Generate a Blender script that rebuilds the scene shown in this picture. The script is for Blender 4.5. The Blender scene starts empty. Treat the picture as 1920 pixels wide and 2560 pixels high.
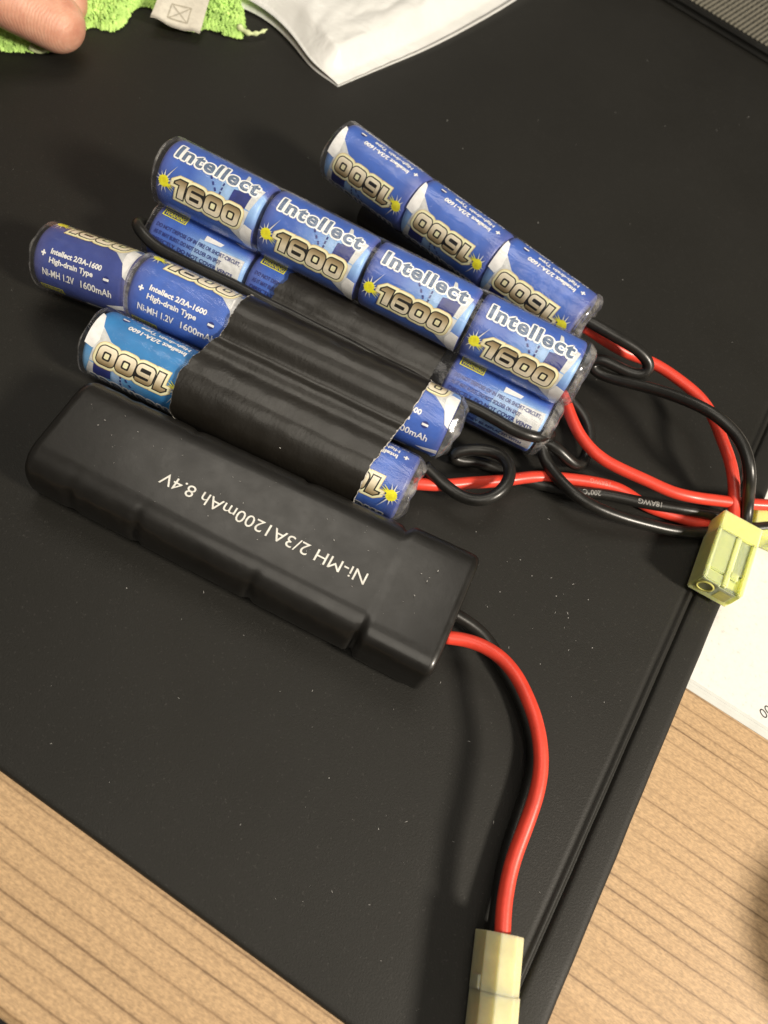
import bpy, bmesh, math, random
from mathutils import Vector, Matrix, noise
random.seed(7)
MM = 0.001
sc = bpy.context.scene
C = sc.collection
PI = math.pi
rad = math.radians

# ------------------------------------------------------------------ camera
CAM = [[0.833481, 0.521465, 0.182715], [0.544022, -0.716585, -0.436516], [-0.096697, 0.463228, -0.880948]]          # rows: image right, image down, forward
cam_d = bpy.data.cameras.new('camera')
cam = bpy.data.objects.new('camera', cam_d)
C.objects.link(cam)
r_, d_, f_ = [Vector(v) for v in CAM]
m3 = Matrix((r_, -d_, -f_)).transposed()
cam.matrix_world = Matrix.Translation((0, 0, 173.673 * MM)) @ m3.to_4x4()
cam_d.sensor_fit = 'VERTICAL'
cam_d.sensor_height = 36.0
cam_d.lens = 36.0 * 1923 / 2560.0
cam_d.clip_start = 0.01
cam_d.clip_end = 20.0
cam_d.dof.use_dof = True
cam_d.dof.focus_distance = 0.183
cam_d.dof.aperture_fstop = 20.0
sc.camera = cam

# ------------------------------------------------------------------ room light
w = bpy.data.worlds.new('World')
sc.world = w
w.use_nodes = True
bg = w.node_tree.nodes['Background']
bg.inputs[0].default_value = (1.0, 0.93, 0.82, 1)
bg.inputs[1].default_value = 0.105


def area_lamp(name, loc, target, size, power, col):
    ld = bpy.data.lights.new(name, 'AREA')
    ld.shape = 'DISK'
    ld.size = size * MM
    ld.energy = power
    ld.color = col
    o = bpy.data.objects.new(name, ld)
    C.objects.link(o)
    o.location = Vector(loc) * MM
    o.rotation_euler = (Vector(target) - Vector(loc)).to_track_quat('-Z', 'Y').to_euler()
    return o


area_lamp('desk_lamp_light', (820, 10, 650), (0, 100, 0), 170, 16.5, (1.0, 0.90, 0.76))
area_lamp('ceiling_lamp_light', (100, -450, 1400), (60, 100, 0), 1000, 7.2, (1.0, 0.92, 0.79))
area_lamp('ceiling_lamp_light', (-330, 640, 1450), (-20, 80, 0), 800, 5.6, (1.0, 0.92, 0.79))

sc.view_settings.view_transform = 'Standard'
sc.view_settings.look = 'None'
sc.view_settings.exposure = 0.0
sc.view_settings.gamma = 1.0
sc.cycles.transparent_max_bounces = 24
sc.cycles.max_bounces = 8


# ------------------------------------------------------------------ material helpers
def srgb(r, g, b):
    def c(x):
        x /= 255.0
        return x / 12.92 if x <= 0.04045 else ((x + 0.055) / 1.055) ** 2.4
    return (c(r), c(g), c(b), 1.0)


class NT:
    def __init__(self, name):
        self.m = bpy.data.materials.new(name)
        self.m.use_nodes = True
        self.t = self.m.node_tree
        self.n = self.t.nodes
        self.b = self.n['Principled BSDF']

    def add(self, typ, **kw):
        nd = self.n.new(typ)
        for k, v in kw.items():
            setattr(nd, k, v)
        return nd

    def link(self, a, b):
        self.t.links.new(a, b)

    def set(self, nd, **kw):
        for k, v in kw.items():
            nd.inputs[k.replace('_', ' ')].default_value = v

    def coords(self, kind='Object', scale=(1, 1, 1), rot=(0, 0, 0)):
        tc = self.add('ShaderNodeTexCoord')
        mp = self.add('ShaderNodeMapping')
        mp.inputs['Scale'].default_value = scale
        mp.inputs['Rotation'].default_value = rot
        self.link(tc.outputs[kind], mp.inputs[0])
        return mp.outputs[0]

    def noise(self, vec, scale, detail=4, rough=0.55, dist=0.0):
        nz = self.add('ShaderNodeTexNoise')
        self.link(vec, nz.inputs['Vector'])
        nz.inputs['Scale'].default_value = scale
        nz.inputs['Detail'].default_value = detail
        nz.inputs['Roughness'].default_value = rough
        nz.inputs['Distortion'].default_value = dist
        return nz.outputs['Fac']

    def ramp(self, fac, stops, interp='LINEAR'):
        cr = self.add('ShaderNodeValToRGB')
        cr.color_ramp.interpolation = interp
        el = cr.color_ramp.elements
        while len(el) < len(stops):
            el.new(0.5)
        for e, (p, c) in zip(el, stops):
            e.position = p
            e.color = c if len(c) == 4 else (*c, 1)
        self.link(fac, cr.inputs[0])
        return cr.outputs[0]

    def mix(self, fac, a, b, mode='MIX'):
        mx = self.add('ShaderNodeMix', data_type='RGBA', blend_type=mode)
        for sock, v in ((0, fac), (6, a), (7, b)):
            if isinstance(v, (int, float)):
                mx.inputs[sock].default_value = v
            elif isinstance(v, tuple):
                mx.inputs[sock].default_value = v
            else:
                self.link(v, mx.inputs[sock])
        return mx.outputs[2]

    def bump(self, h, strength, dist):
        b = self.add('ShaderNodeBump')
        b.inputs['Strength'].default_value = strength
        b.inputs['Distance'].default_value = dist
        self.link(h, b.inputs['Height'])
        self.link(b.outputs[0], self.b.inputs['Normal'])
        return b


def simple(name, col, rough=0.5, spec=0.5, coat=0.0, nscale=None, namt=0.12, bump=None, sss=0.0):
    t = NT(name)
    t.b.inputs['Roughness'].default_value = rough
    t.b.inputs['Specular IOR Level'].default_value = spec
    t.b.inputs['Coat Weight'].default_value = coat
    t.b.inputs['Coat Roughness'].default_value = 0.15
    t.b.inputs['Base Color'].default_value = col
    if sss:
        t.b.inputs['Subsurface Weight'].default_value = sss
        t.b.inputs['Subsurface Radius'].default_value = (1, 0.8, 0.35)
        t.b.inputs['Subsurface Scale'].default_value = 0.006
    if nscale:
        v = t.coords()
        nz = t.noise(v, nscale, 5, 0.6)
        dark = tuple(c * (1 - namt * 2) for c in col[:3]) + (1,)
        lite = tuple(min(1, c * (1 + namt * 2)) for c in col[:3]) + (1,)
        t.link(t.ramp(nz, [(0.3, dark), (0.7, lite)]), t.b.inputs['Base Color'])
    if bump:
        v = t.coords()
        t.bump(t.noise(v, bump[0], 4, 0.6), bump[1], bump[2])
    return t.m


M = {}


def mat_board():
    t = NT('matte_black_board')
    v = t.coords()
    n1 = t.noise(v, 9, 4, 0.5)
    n2 = t.noise(v, 1500, 3, 0.7)
    base = t.ramp(n1, [(0.3, (0.0095, 0.0090, 0.0073)), (0.7, (0.0140, 0.0133, 0.0109))])
    speck = t.ramp(n2, [(0.62, (0, 0, 0)), (0.78, (1, 1, 1))])
    t.link(t.mix(speck, base, (0.045, 0.043, 0.039, 1)), t.b.inputs['Base Color'])
    t.link(t.ramp(t.noise(v, 40, 3, 0.5), [(0.3, (0.52,) * 3), (0.7, (0.62,) * 3)]), t.b.inputs['Roughness'])
    t.b.inputs['Specular IOR Level'].default_value = 0.30
    t.bump(t.noise(v, 2200, 3, 0.65), 0.35, 0.0002)
    return t.m


def mat_wood():
    t = NT('oak_laminate')
    # growth lines run along x
    vl = t.coords('Object', (1.1, 26, 26))
    warp = t.noise(t.coords('Object', (9, 9, 5)), 1.0, 2, 0.5)
    tc = t.add('ShaderNodeTexCoord')
    sep = t.add('ShaderNodeSeparateXYZ')
    t.link(tc.outputs['Object'], sep.inputs[0])
    comb = t.add('ShaderNodeCombineXYZ')
    ad = t.add('ShaderNodeMath', operation='MULTIPLY_ADD')
    t.link(warp, ad.inputs[0])
    ad.inputs[1].default_value = 0.0032
    t.link(sep.outputs[1], ad.inputs[2])
    t.link(ad.outputs[0], comb.inputs[1])
    sx = t.add('ShaderNodeMath', operation='MULTIPLY')
    t.link(sep.outputs[0], sx.inputs[0])
    sx.inputs[1].default_value = 0.03
    t.link(sx.outputs[0], comb.inputs[0])
    wv = t.add('ShaderNodeMath', operation='MULTIPLY')
    t.link(ad.outputs[0], wv.inputs[0])
    wv.inputs[1].default_value = 265.0
    vo = t.add('ShaderNodeTexVoronoi', voronoi_dimensions='1D', feature='DISTANCE_TO_EDGE')
    t.link(wv.outputs[0], vo.inputs['W'])
    vo.inputs['Scale'].default_value = 1.0
    vo.inputs['Randomness'].default_value = 0.9
    lines = vo.outputs['Distance']
    along = t.noise(t.coords('Object', (14, 160, 10)), 1.0, 2, 0.5)
    band = t.noise(comb.outputs[0], 40, 2, 0.5)
    fl = t.noise(t.coords('Object', (700, 2300, 400)), 1.0, 4, 0.7)
    fl2 = t.noise(t.coords('Object', (800, 1500, 900)), 1.0, 2, 0.6)
    base = t.ramp(band, [(0.3, (0.43, 0.280, 0.146)), (0.52, (0.50, 0.334, 0.182)), (0.75, (0.44, 0.288, 0.150))])
    dist = t.ramp(lines, [(0.0, (1.0,) * 3), (0.030, (0.75,) * 3), (0.085, (0.20,) * 3), (0.26, (0, 0, 0))])
    amt = t.ramp(along, [(0.34, (0.15,) * 3), (0.60, (0.85,) * 3)])
    c1 = t.mix(t.mix(1.0, dist, amt, 'MULTIPLY'), base, (0.13, 0.070, 0.031, 1))
    flr = t.ramp(fl, [(0.36, (0.62,) * 3), (0.52, (1,) * 3), (0.70, (1.25,) * 3)])
    c2 = t.mix(0.52, c1, flr, 'MULTIPLY')
    flr2 = t.ramp(fl2, [(0.4, (0.8,) * 3), (0.6, (1.12,) * 3)])
    t.link(t.mix(0.6, c2, flr2, 'MULTIPLY'), t.b.inputs['Base Color'])
    t.b.inputs['Roughness'].default_value = 0.48
    t.b.inputs['Specular IOR Level'].default_value = 0.4
    t.bump(fl, 0.18, 0.0003)
    return t.m


def mat_shrink(name, base, rough, scale, bs=0.32):
    t = NT(name)
    v = t.coords()
    n = t.noise(v, 60, 4, 0.6)
    t.link(t.ramp(n, [(0.3, tuple(c * 0.8 for c in base)), (0.7, tuple(c * 1.25 for c in base))]), t.b.inputs['Base Color'])
    t.link(t.ramp(t.noise(v, 180, 3, 0.6), [(0.3, (rough - 0.05,) * 3), (0.75, (rough + 0.1,) * 3)]), t.b.inputs['Roughness'])
    vv = t.coords('Object', scale)
    t.bump(t.noise(vv, 1.0, 3, 0.6), bs, 0.0003)
    t.b.inputs['Specular IOR Level'].default_value = 0.5
    t.b.inputs['Coat Weight'].default_value = 0.22
    t.b.inputs['Coat Roughness'].default_value = 0.14
    return t.m


def mat_label(name, dark, mid, light):
    t = NT(name)
    uv = t.add('ShaderNodeUVMap', uv_map='label')
    sep = t.add('ShaderNodeSeparateXYZ')
    t.link(uv.outputs[0], sep.inputs[0])
    # u: 0..1 along the cell, v: 0..1 round it  (v = (mm+35)/53.4)
    base = t.ramp(sep.outputs[0], [(0.0, dark), (0.16, mid), (0.5, mid), (0.93, mid), (1.0, dark)])
    fan_u = t.ramp(sep.outputs[0], [(0.30, (0, 0, 0)), (0.72, (1, 1, 1))])
    fan_v = t.ramp(sep.outputs[1], [(0.62, (0, 0, 0)), (0.70, (1, 1, 1)), (0.80, (1, 1, 1)), (0.825, (0, 0, 0))])
    fan = t.mix(1.0, fan_u, fan_v, 'MULTIPLY')
    c = t.mix(fan, base, light)
    wv = t.ramp(sep.outputs[1], [(0.0, (1, 1, 1)), (0.22, (1, 1, 1)), (0.27, (0, 0, 0))])
    wu = t.ramp(sep.outputs[0], [(0.25, (0, 0, 0)), (0.75, (1, 1, 1))])
    c = t.mix(t.mix(1.0, wv, wu, 'MULTIPLY'), c, light)
    v = t.coords()
    n = t.noise(v, 260, 4, 0.65)
    c = t.mix(0.55, c, t.ramp(n, [(0.3, (0.72, 0.72, 0.78)), (0.55, (1, 1, 1)), (0.75, (1.25, 1.25, 1.2))]), 'MULTIPLY')
    scr = t.noise(t.coords('Object', (90, 900, 900)), 1.0, 3, 0.6)
    c = t.mix(t.ramp(scr, [(0.68, (0, 0, 0)), (0.80, (0.35,) * 3)]), c, srgb(150, 160, 200))
    t.link(c, t.b.inputs['Base Color'])
    t.b.inputs['Roughness'].default_value = 0.42
    return t.m


def mat_gold():
    t = NT('bronze_gradient_ink')
    uv = t.add('ShaderNodeUVMap', uv_map='label')
    sep = t.add('ShaderNodeSeparateXYZ')
    t.link(uv.outputs[0], sep.inputs[0])
    v0, v1 = (-2.3 + 35) / 53.4, (2.3 + 35) / 53.4
    mr = t.add('ShaderNodeMapRange')
    t.link(sep.outputs[1], mr.inputs[0])
    mr.inputs[1].default_value = v0
    mr.inputs[2].default_value = v1
    c = t.ramp(mr.outputs[0], [(0.0, srgb(250, 241, 218)), (0.4, srgb(238, 226, 198)), (0.75, srgb(184, 166, 130)), (1.0, srgb(126, 106, 72))])
    n = t.noise(t.coords(), 500, 3, 0.6)
    t.link(t.mix(0.5, c, t.ramp(n, [(0.3, (0.8,) * 3), (0.7, (1.15,) * 3)]), 'MULTIPLY'), t.b.inputs['Base Color'])
    t.b.inputs['Roughness'].default_value = 0.45
    return t.m


def mat_film(name='clear_shrink_film', tint=(1, 1, 1, 1), haze=0.010, haze_col=(0.7, 0.7, 0.72, 1), wr=60, bs=0.60):
    t = NT(name)
    t.n.remove(t.b)
    out = t.n['Material Output']
    tr = t.add('ShaderNodeBsdfTransparent')
    tr.inputs[0].default_value = tint
    gl = t.add('ShaderNodeBsdfGlossy')
    gl.inputs['Roughness'].default_value = 0.16
    gl.inputs['Color'].default_value = (0.9, 0.9, 0.95, 1)
    df = t.add('ShaderNodeBsdfDiffuse')
    df.inputs[0].default_value = haze_col
    v = t.coords('Object', (wr, wr * 4, wr * 4))
    nz = t.noise(v, 1.0, 4, 0.65, 0.6)
    bp = t.add('ShaderNodeBump')
    bp.inputs['Strength'].default_value = bs
    bp.inputs['Distance'].default_value = 0.0008
    t.link(nz, bp.inputs['Height'])
    # thin film: the same Schlick reflectance from both sides
    lw = t.add('ShaderNodeLayerWeight')
    lw.inputs[0].default_value = 0.5
    t.link(bp.outputs[0], lw.inputs['Normal'])
    pw = t.add('ShaderNodeMath', operation='POWER')
    t.link(lw.outputs['Facing'], pw.inputs[0])
    pw.inputs[1].default_value = 4.0
    fr = t.add('ShaderNodeMath', operation='MULTIPLY_ADD')
    t.link(pw.outputs[0], fr.inputs[0])
    fr.inputs[1].default_value = 0.75
    fr.inputs[2].default_value = 0.05
    t.link(bp.outputs[0], gl.inputs['Normal'])
    m1 = t.add('ShaderNodeMixShader')
    hz = t.ramp(t.noise(v, 2.3, 3, 0.6), [(0.45, (haze * 0.5,) * 3), (0.8, (haze * 3,) * 3)])
    t.link(hz, m1.inputs[0])
    t.link(tr.outputs[0], m1.inputs[1])
    t.link(df.outputs[0], m1.inputs[2])
    m2 = t.add('ShaderNodeMixShader')
    t.link(fr.outputs[0], m2.inputs[0])
    t.link(m1.outputs[0], m2.inputs[1])
    t.link(gl.outputs[0], m2.inputs[2])
    t.link(m2.outputs[0], out.inputs[0])
    return t.m


def mat_skin():
    t = NT('skin')
    v = t.coords()
    n = t.noise(v, 110, 5, 0.65)
    t.link(t.ramp(n, [(0.32, (0.58, 0.26, 0.175)), (0.52, (0.68, 0.355, 0.245)), (0.7, (0.74, 0.44, 0.315))]), t.b.inputs['Base Color'])
    t.b.inputs['Subsurface Weight'].default_value = 0.25
    t.b.inputs['Subsurface Radius'].default_value = (1, 0.4, 0.25)
    t.b.inputs['Subsurface Scale'].default_value = 0.003
    t.b.inputs['Roughness'].default_value = 0.5
    wv = t.add('ShaderNodeTexWave')
    t.link(t.coords('Object', (1, 1.3, 0.8)), wv.inputs[0])
    wv.inputs['Scale'].default_value = 420
    wv.inputs['Distortion'].default_value = 5
    t.bump(t.mix(0.5, wv.outputs['Fac'], t.noise(t.coords('Object', (260, 260, 260)), 1.0, 5, 0.7)), 0.22, 0.0005)
    return t.m


def mat_poly():
    t = NT('white_mailer_plastic')
    v = t.coords()
    n = t.noise(v, 50, 4, 0.6)
    t.link(t.ramp(n, [(0.3, (0.70, 0.705, 0.68)), (0.7, (0.78, 0.785, 0.765))]), t.b.inputs['Base Color'])
    t.b.inputs['Roughness'].default_value = 0.4
    t.b.inputs['Subsurface Weight'].default_value = 0.0
    t.bump(t.noise(t.coords('Object', (40, 70, 40)), 1.0, 4, 0.6, 1.0), 0.40, 0.002)
    return t.m


def mat_paper():
    t = NT('speckled_white_paper')
    v = t.coords()
    n = t.noise(v, 700, 3, 0.7)
    t.link(t.ramp(n, [(0.27, (0.58, 0.57, 0.54)), (0.40, (0.70, 0.69, 0.66)), (0.7, (0.74, 0.73, 0.70))]), t.b.inputs['Base Color'])
    t.b.inputs['Roughness'].default_value = 0.5
    return t.m


M['board'] = mat_board()
M['wood'] = mat_wood()
M['floor'] = simple('dark_floor', (0.012, 0.011, 0.01, 1), 0.7, nscale=8)
M['paper'] = mat_paper()
M['sleeve_border'] = simple('clear_sleeve_border', (0.62, 0.63, 0.60, 1), 0.2, 0.5, nscale=200, namt=0.03)
M['ink'] = simple('black_print_ink', (0.02, 0.02, 0.018, 1), 0.6, nscale=900)
M['sleeve'] = mat_shrink('black_heat_shrink', (0.0115, 0.0098, 0.0074), 0.38, (1300, 600, 600), 0.26)
M['brick'] = mat_shrink('satin_black_heat_shrink', (0.0075, 0.0068, 0.0056), 0.36, (500, 500, 500), 0.12)
M['raw'] = simple('torn_plastic_edge', (0.36, 0.34, 0.31, 1), 0.5, nscale=1500, namt=0.35)
M['red_wire'] = simple('red_silicone_insulation', (0.72, 0.055, 0.030, 1), 0.40, 0.5, 0.1, nscale=300, namt=0.06, bump=(1200, 0.12, 0.0002))
M['black_wire'] = simple('black_silicone_insulation', (0.012, 0.0115, 0.010, 1), 0.34, 0.5, 0.05, nscale=300, namt=0.2, bump=(1200, 0.12, 0.0002))
M['nylon'] = simple('yellow_green_nylon', (0.89, 0.93, 0.29, 1), 0.42, 0.45, 0.0, nscale=220, namt=0.04, bump=(500, 0.1, 0.0003), sss=0.85)
M['nylon_pale'] = simple('pale_amber_nylon', (0.68, 0.63, 0.36, 1), 0.42, 0.45, 0.0, nscale=220, namt=0.06, bump=(500, 0.1, 0.0003), sss=0.8)
M['label'] = mat_label('blue_cell_label', srgb(82, 94, 164), srgb(68, 106, 194), srgb(148, 188, 238))
M['label_teal'] = mat_label('faded_teal_cell_label', srgb(66, 122, 184), srgb(54, 132, 196), srgb(120, 176, 225))
M['label_violet'] = mat_label('violet_cell_label', srgb(84, 86, 138), srgb(68, 82, 152), srgb(110, 134, 184))
M['white'] = simple('white_label_ink', (0.90, 0.90, 0.89, 1), 0.45, nscale=500, namt=0.05)
M['pale'] = simple('pale_silver_ink', srgb(214, 216, 216), 0.42, nscale=350, namt=0.12)
M['sky_ink'] = simple('light_blue_ink', srgb(150, 184, 226), 0.42, nscale=350, namt=0.10)
M['navy'] = simple('navy_ink', srgb(40, 52, 126), 0.42, nscale=350, namt=0.10)
M['slate'] = simple('slate_letter_ink', srgb(92, 112, 140), 0.45, nscale=400, namt=0.10)
M['cream'] = simple('cream_halo_ink', srgb(252, 243, 200), 0.45, nscale=400, namt=0.06)
M['halo'] = simple('ochre_halo_ink', srgb(222, 200, 140), 0.45, nscale=400, namt=0.08)
M['black_ink'] = simple('black_label_ink', (0.012, 0.011, 0.009, 1), 0.4, nscale=400, namt=0.1)
M['gold'] = mat_gold()
M['sun'] = simple('yellow_sun_ink', srgb(246, 234, 44), 0.45, nscale=700, namt=0.10)
M['film'] = mat_film()
M['film_end'] = mat_film('wrinkled_film_end', (0.95, 0.95, 0.95, 1), 0.17, (0.55, 0.54, 0.52, 1), 40, 0.5)
M['metal'] = simple('nickel_plated_steel', (0.42, 0.41, 0.39, 1), 0.35, nscale=300, namt=0.1)
M['metal'].node_tree.nodes['Principled BSDF'].inputs['Metallic'].default_value = 0.9
M['text_white'] = simple('white_screen_print', (0.72, 0.71, 0.66, 1), 0.5, nscale=800, namt=0.08)
M['text_grey'] = simple('grey_wire_print', (0.24, 0.235, 0.22, 1), 0.5, nscale=900, namt=0.25)
M['text_faint'] = simple('faint_wire_print', (0.66, 0.16, 0.12, 1), 0.5, nscale=900, namt=0.25)
M['terry'] = simple('green_terry', (0.50, 0.82, 0.21, 1), 0.85, 0.2, nscale=260, namt=0.18)
M['tag_cloth'] = simple('white_care_tag', (0.66, 0.63, 0.54, 1), 0.7, 0.2, nscale=600, namt=0.05, bump=(900, 0.3, 0.0003))
M['tag_ink'] = simple('grey_tag_print', (0.42, 0.39, 0.31, 1), 0.7, 0.2, nscale=600, namt=0.1)
M['thread'] = simple('pale_green_thread', (0.62, 0.70, 0.38, 1), 0.8, nscale=600)
M['poly'] = mat_poly()
M['skin'] = mat_skin()
M['frame'] = simple('black_frame_plastic', (0.03, 0.03, 0.028, 1), 0.4, nscale=120)
M['rib'] = simple('brushed_taupe_rib', (0.155, 0.145, 0.115, 1), 0.42, nscale=900, namt=0.2)
M['lint'] = simple('white_lint', (0.55, 0.54, 0.52, 1), 0.8, nscale=900)
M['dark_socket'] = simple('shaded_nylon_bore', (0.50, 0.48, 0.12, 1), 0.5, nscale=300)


# ------------------------------------------------------------------ object helpers
ORG = {}


def prop(o, label=None, cat=None, group=None, kind=None):
    for k, v in (('label', label), ('category', cat), ('group', group), ('kind', kind)):
        if v:
            o[k] = v
    return o


def thing(name, loc, label, cat, group=None):
    o = bpy.data.objects.new(name, None)
    o.empty_display_size = 0.01
    C.objects.link(o)
    o.location = Vector(loc) * MM
    ORG[o.name] = Vector(loc)
    return prop(o, label, cat, group)


def link_mesh(name, me, parent=None):
    o = bpy.data.objects.new(name, me)
    C.objects.link(o)
    if parent is not None:
        o.parent = parent
    return o


def bm_mesh(name, bm, mats, smooth=True):
    me = bpy.data.meshes.new(name)
    bm.to_mesh(me)
    bm.free()
    for m in (mats if isinstance(mats, (list, tuple)) else [mats]):
        me.materials.append(m)
    for p in me.polygons:
        p.use_smooth = smooth
    return me


def mk(name, verts, faces, mat, parent=None, smooth=True, local=False, angle=None):
    """verts in world millimetres (or millimetres in the parent's frame when local)"""
    off = Vector((0, 0, 0))
    if parent is not None and not local:
        off = ORG.get(parent.name, Vector((0, 0, 0)))
    me = bpy.data.meshes.new(name)
    me.from_pydata([tuple((Vector(v) - off) * MM) for v in verts], [], faces)
    me.materials.append(mat)
    for p in me.polygons:
        p.use_smooth = smooth
    if angle:
        me.set_sharp_from_angle(angle=rad(angle))
    me.update()
    o = link_mesh(name, me, parent)
    return o


def grid_faces(nu, nv, closed_v=False, closed_u=False, base=0):
    fs = []
    for i in range(nu if closed_u else nu - 1):
        for j in range(nv if closed_v else nv - 1):
            a = i * nv + j
            b = i * nv + (j + 1) % nv
            c = ((i + 1) % nu) * nv + (j + 1) % nv
            d = ((i + 1) % nu) * nv + j
            fs.append((base + a, base + d, base + c, base + b))
    return fs


def spline(pts, step=0.8):
    P = [Vector(p) for p in pts]
    P = [P[0] * 2 - P[1]] + P + [P[-1] * 2 - P[-2]]
    out = []
    for i in range(1, len(P) - 2):
        p0, p1, p2, p3 = P[i - 1:i + 3]
        n = max(2, int((p2 - p1).length / step))
        for k in range(n):
            t = k / n
            out.append(0.5 * ((2 * p1) + (p2 - p0) * t + (2 * p0 - 5 * p1 + 4 * p2 - p3) * t * t + (3 * p1 - p0 - 3 * p2 + p3) * t ** 3))
    out.append(P[-2])
    # relax a little so that hand-placed points do not show as kinks
    for _ in range(14):
        q = out[:]
        for i in range(1, len(out) - 1):
            q[i] = (out[i - 1] + out[i] * 2 + out[i + 1]) / 4
        out = q
    return out


def frames(path):
    T = []
    n = len(path)
    for i in range(n):
        T.append((path[min(n - 1, i + 1)] - path[max(0, i - 1)]).normalized())
    fr = []
    for i in range(n):
        side = T[i].cross(Vector((0, 0, 1)))
        if side.length < 0.05:
            side = fr[-1][1].copy() if fr else Vector((1, 0, 0))
        side.normalize()
        up = side.cross(T[i]).normalized()
        if fr and side.dot(fr[-1][1]) < 0:
            side, up = -side, -up
        fr.append((T[i], side, up))
    return fr


def tube(name, path, r, mat, parent, seg=14, cap=True):
    fr = frames(path)
    V, n = [], len(path)
    for i, p in enumerate(path):
        rr = r[i] if isinstance(r, list) else r
        t, s, u = fr[i]
        for k in range(seg):
            a = 2 * PI * k / seg
            V.append(p + s * (rr * math.cos(a)) + u * (rr * math.sin(a)))
    F = grid_faces(n, seg, closed_v=True)
    if cap:
        V += [path[0], path[-1]]
        for k in range(seg):
            F.append((len(V) - 2, k, (k + 1) % seg))
            F.append((len(V) - 1, (n - 1) * seg + (k + 1) % seg, (n - 1) * seg + k))
    return mk(name, V, F, mat, parent)


# ------------------------------------------------------------------ flat print that wraps round a curved surface
class Print:
    """2-D shapes in millimetres, each on its own thin ink layer"""

    def __init__(self):
        self.items = []          # (bmesh, mat key, layer)

    def poly(self, pts, mat, layer):
        bm = bmesh.new()
        vs = [bm.verts.new((x, y, 0)) for x, y in pts]
        bm.faces.new(vs)
        bmesh.ops.triangulate(bm, faces=bm.faces[:])
        self.items.append((bm, mat, layer))

    def ring(self, outer, inner, mat, layer):
        bm = bmesh.new()
        a = [bm.verts.new((x, y, 0)) for x, y in outer]
        b = [bm.verts.new((x, y, 0)) for x, y in inner]
        n = len(a)
        for i in range(n):
            bm.faces.new((a[i], a[(i + 1) % n], b[(i + 1) % n], b[i]))
        self.items.append((bm, mat, layer))

    def stroke(self, pts, wd, mat, layer):
        P = [Vector((x, y)) for x, y in pts]
        L, Rr = [], []
        for i, p in enumerate(P):
            a = P[max(0, i - 1)]
            b = P[min(len(P) - 1, i + 1)]
            d1 = (p - a).normalized() if i > 0 else (b - p).normalized()
            d2 = (b - p).normalized() if i < len(P) - 1 else d1
            n1, n2 = Vector((-d1.y, d1.x)), Vector((-d2.y, d2.x))
            mt = (n1 + n2)
            mt.normalize()
            k = wd / 2 / max(0.5, mt.dot(n1))
            L.append(p + mt * k)
            Rr.append(p - mt * k)
        bm = bmesh.new()
        l = [bm.verts.new((v.x, v.y, 0)) for v in L]
        r = [bm.verts.new((v.x, v.y, 0)) for v in Rr]
        for i in range(len(P) - 1):
            bm.faces.new((l[i], r[i], r[i + 1], l[i + 1]))
        self.items.append((bm, mat, layer))

    def text(self, s, x, y, size, mat, layer, offset=0.0, width=None, shear=0.0, flip=False, space=1.0):
        cu = bpy.data.curves.new('t', 'FONT')
        cu.body = s
        cu.size = size
        cu.offset = offset
        cu.shear = shear
        cu.space_character = space
        cu.resolution_u = 3
        ob = bpy.data.objects.new('t', cu)
        C.objects.link(ob)
        dg = bpy.context.evaluated_depsgraph_get()
        dg.update()
        me = bpy.data.meshes.new_from_object(ob.evaluated_get(dg))
        bpy.data.objects.remove(ob)
        bpy.data.curves.remove(cu)
        bm = bmesh.new()
        bm.from_mesh(me)
        bpy.data.meshes.remove(me)
        xs = [v.co.x for v in bm.verts]
        x0, x1 = min(xs), max(xs)
        k = 1.0 if width is None else (width + 2 * offset) / (x1 - x0)
        for v in bm.verts:
            vx, vy = (v.co.x - x0) * k - offset, v.co.y
            if flip:
                v.co = (x - vx, y - vy, 0)
            else:
                v.co = (x + vx, y + vy, 0)
        self.items.append((bm, mat, layer))
        return (x1 - x0) * k

    def build(self, name, fn, step=0.55, parent=None, uv=None):
        """fn(x, y, layer) -> position in millimetres in the parent's frame"""
        keys, V, F, MI, UV = [], [], [], [], []
        for bm, mat, layer in self.items:
            if step:
                ys = [v.co.y for v in bm.verts]
                y = math.floor(min(ys) / step) * step + step
                while y < max(ys):
                    bmesh.ops.bisect_plane(bm, geom=bm.verts[:] + bm.edges[:] + bm.faces[:], plane_co=(0, y, 0), plane_no=(0, 1, 0))
                    y += step
            if mat not in keys:
                keys.append(mat)
            base = len(V)
            bm.verts.index_update()
            bm.normal_update()
            for v in bm.verts:
                V.append(tuple(Vector(fn(v.co.x, v.co.y, layer)) * MM))
                UV.append((v.co.x, v.co.y))
            for fc in bm.faces:
                idx = [base + v.index for v in fc.verts]
                if fc.normal.z < 0:
                    idx.reverse()
                F.append(idx)
                MI.append(keys.index(mat))
            bm.free()
        me = bpy.data.meshes.new(name)
        me.from_pydata(V, [], F)
        for k in keys:
            me.materials.append(M[k])
        for p, mi in zip(me.polygons, MI):
            p.material_index = mi
            p.use_smooth = False
        if uv:
            lay = me.uv_layers.new(name='label')
            for lp in me.loops:
                lay.data[lp.index].uv = uv(*UV[lp.vertex_index])
        me.update()
        self.items = []
        return me


def rrect(x0, y0, x1, y1, r, n=5, grow=0.0, shear=0.0):
    x0, y0, x1, y1, r = x0 - grow, y0 - grow, x1 + grow, y1 + grow, max(0.02, r + grow)
    out = []
    for cx, cy, a0 in ((x1 - r, y1 - r, 0), (x0 + r, y1 - r, 90), (x0 + r, y0 + r, 180), (x1 - r, y0 + r, 270)):
        for k in range(n + 1):
            a = rad(a0 + 90 * k / n)
            px, py = cx + r * math.cos(a), cy + r * math.sin(a)
            out.append((px + shear * py, py))
    return out


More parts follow.
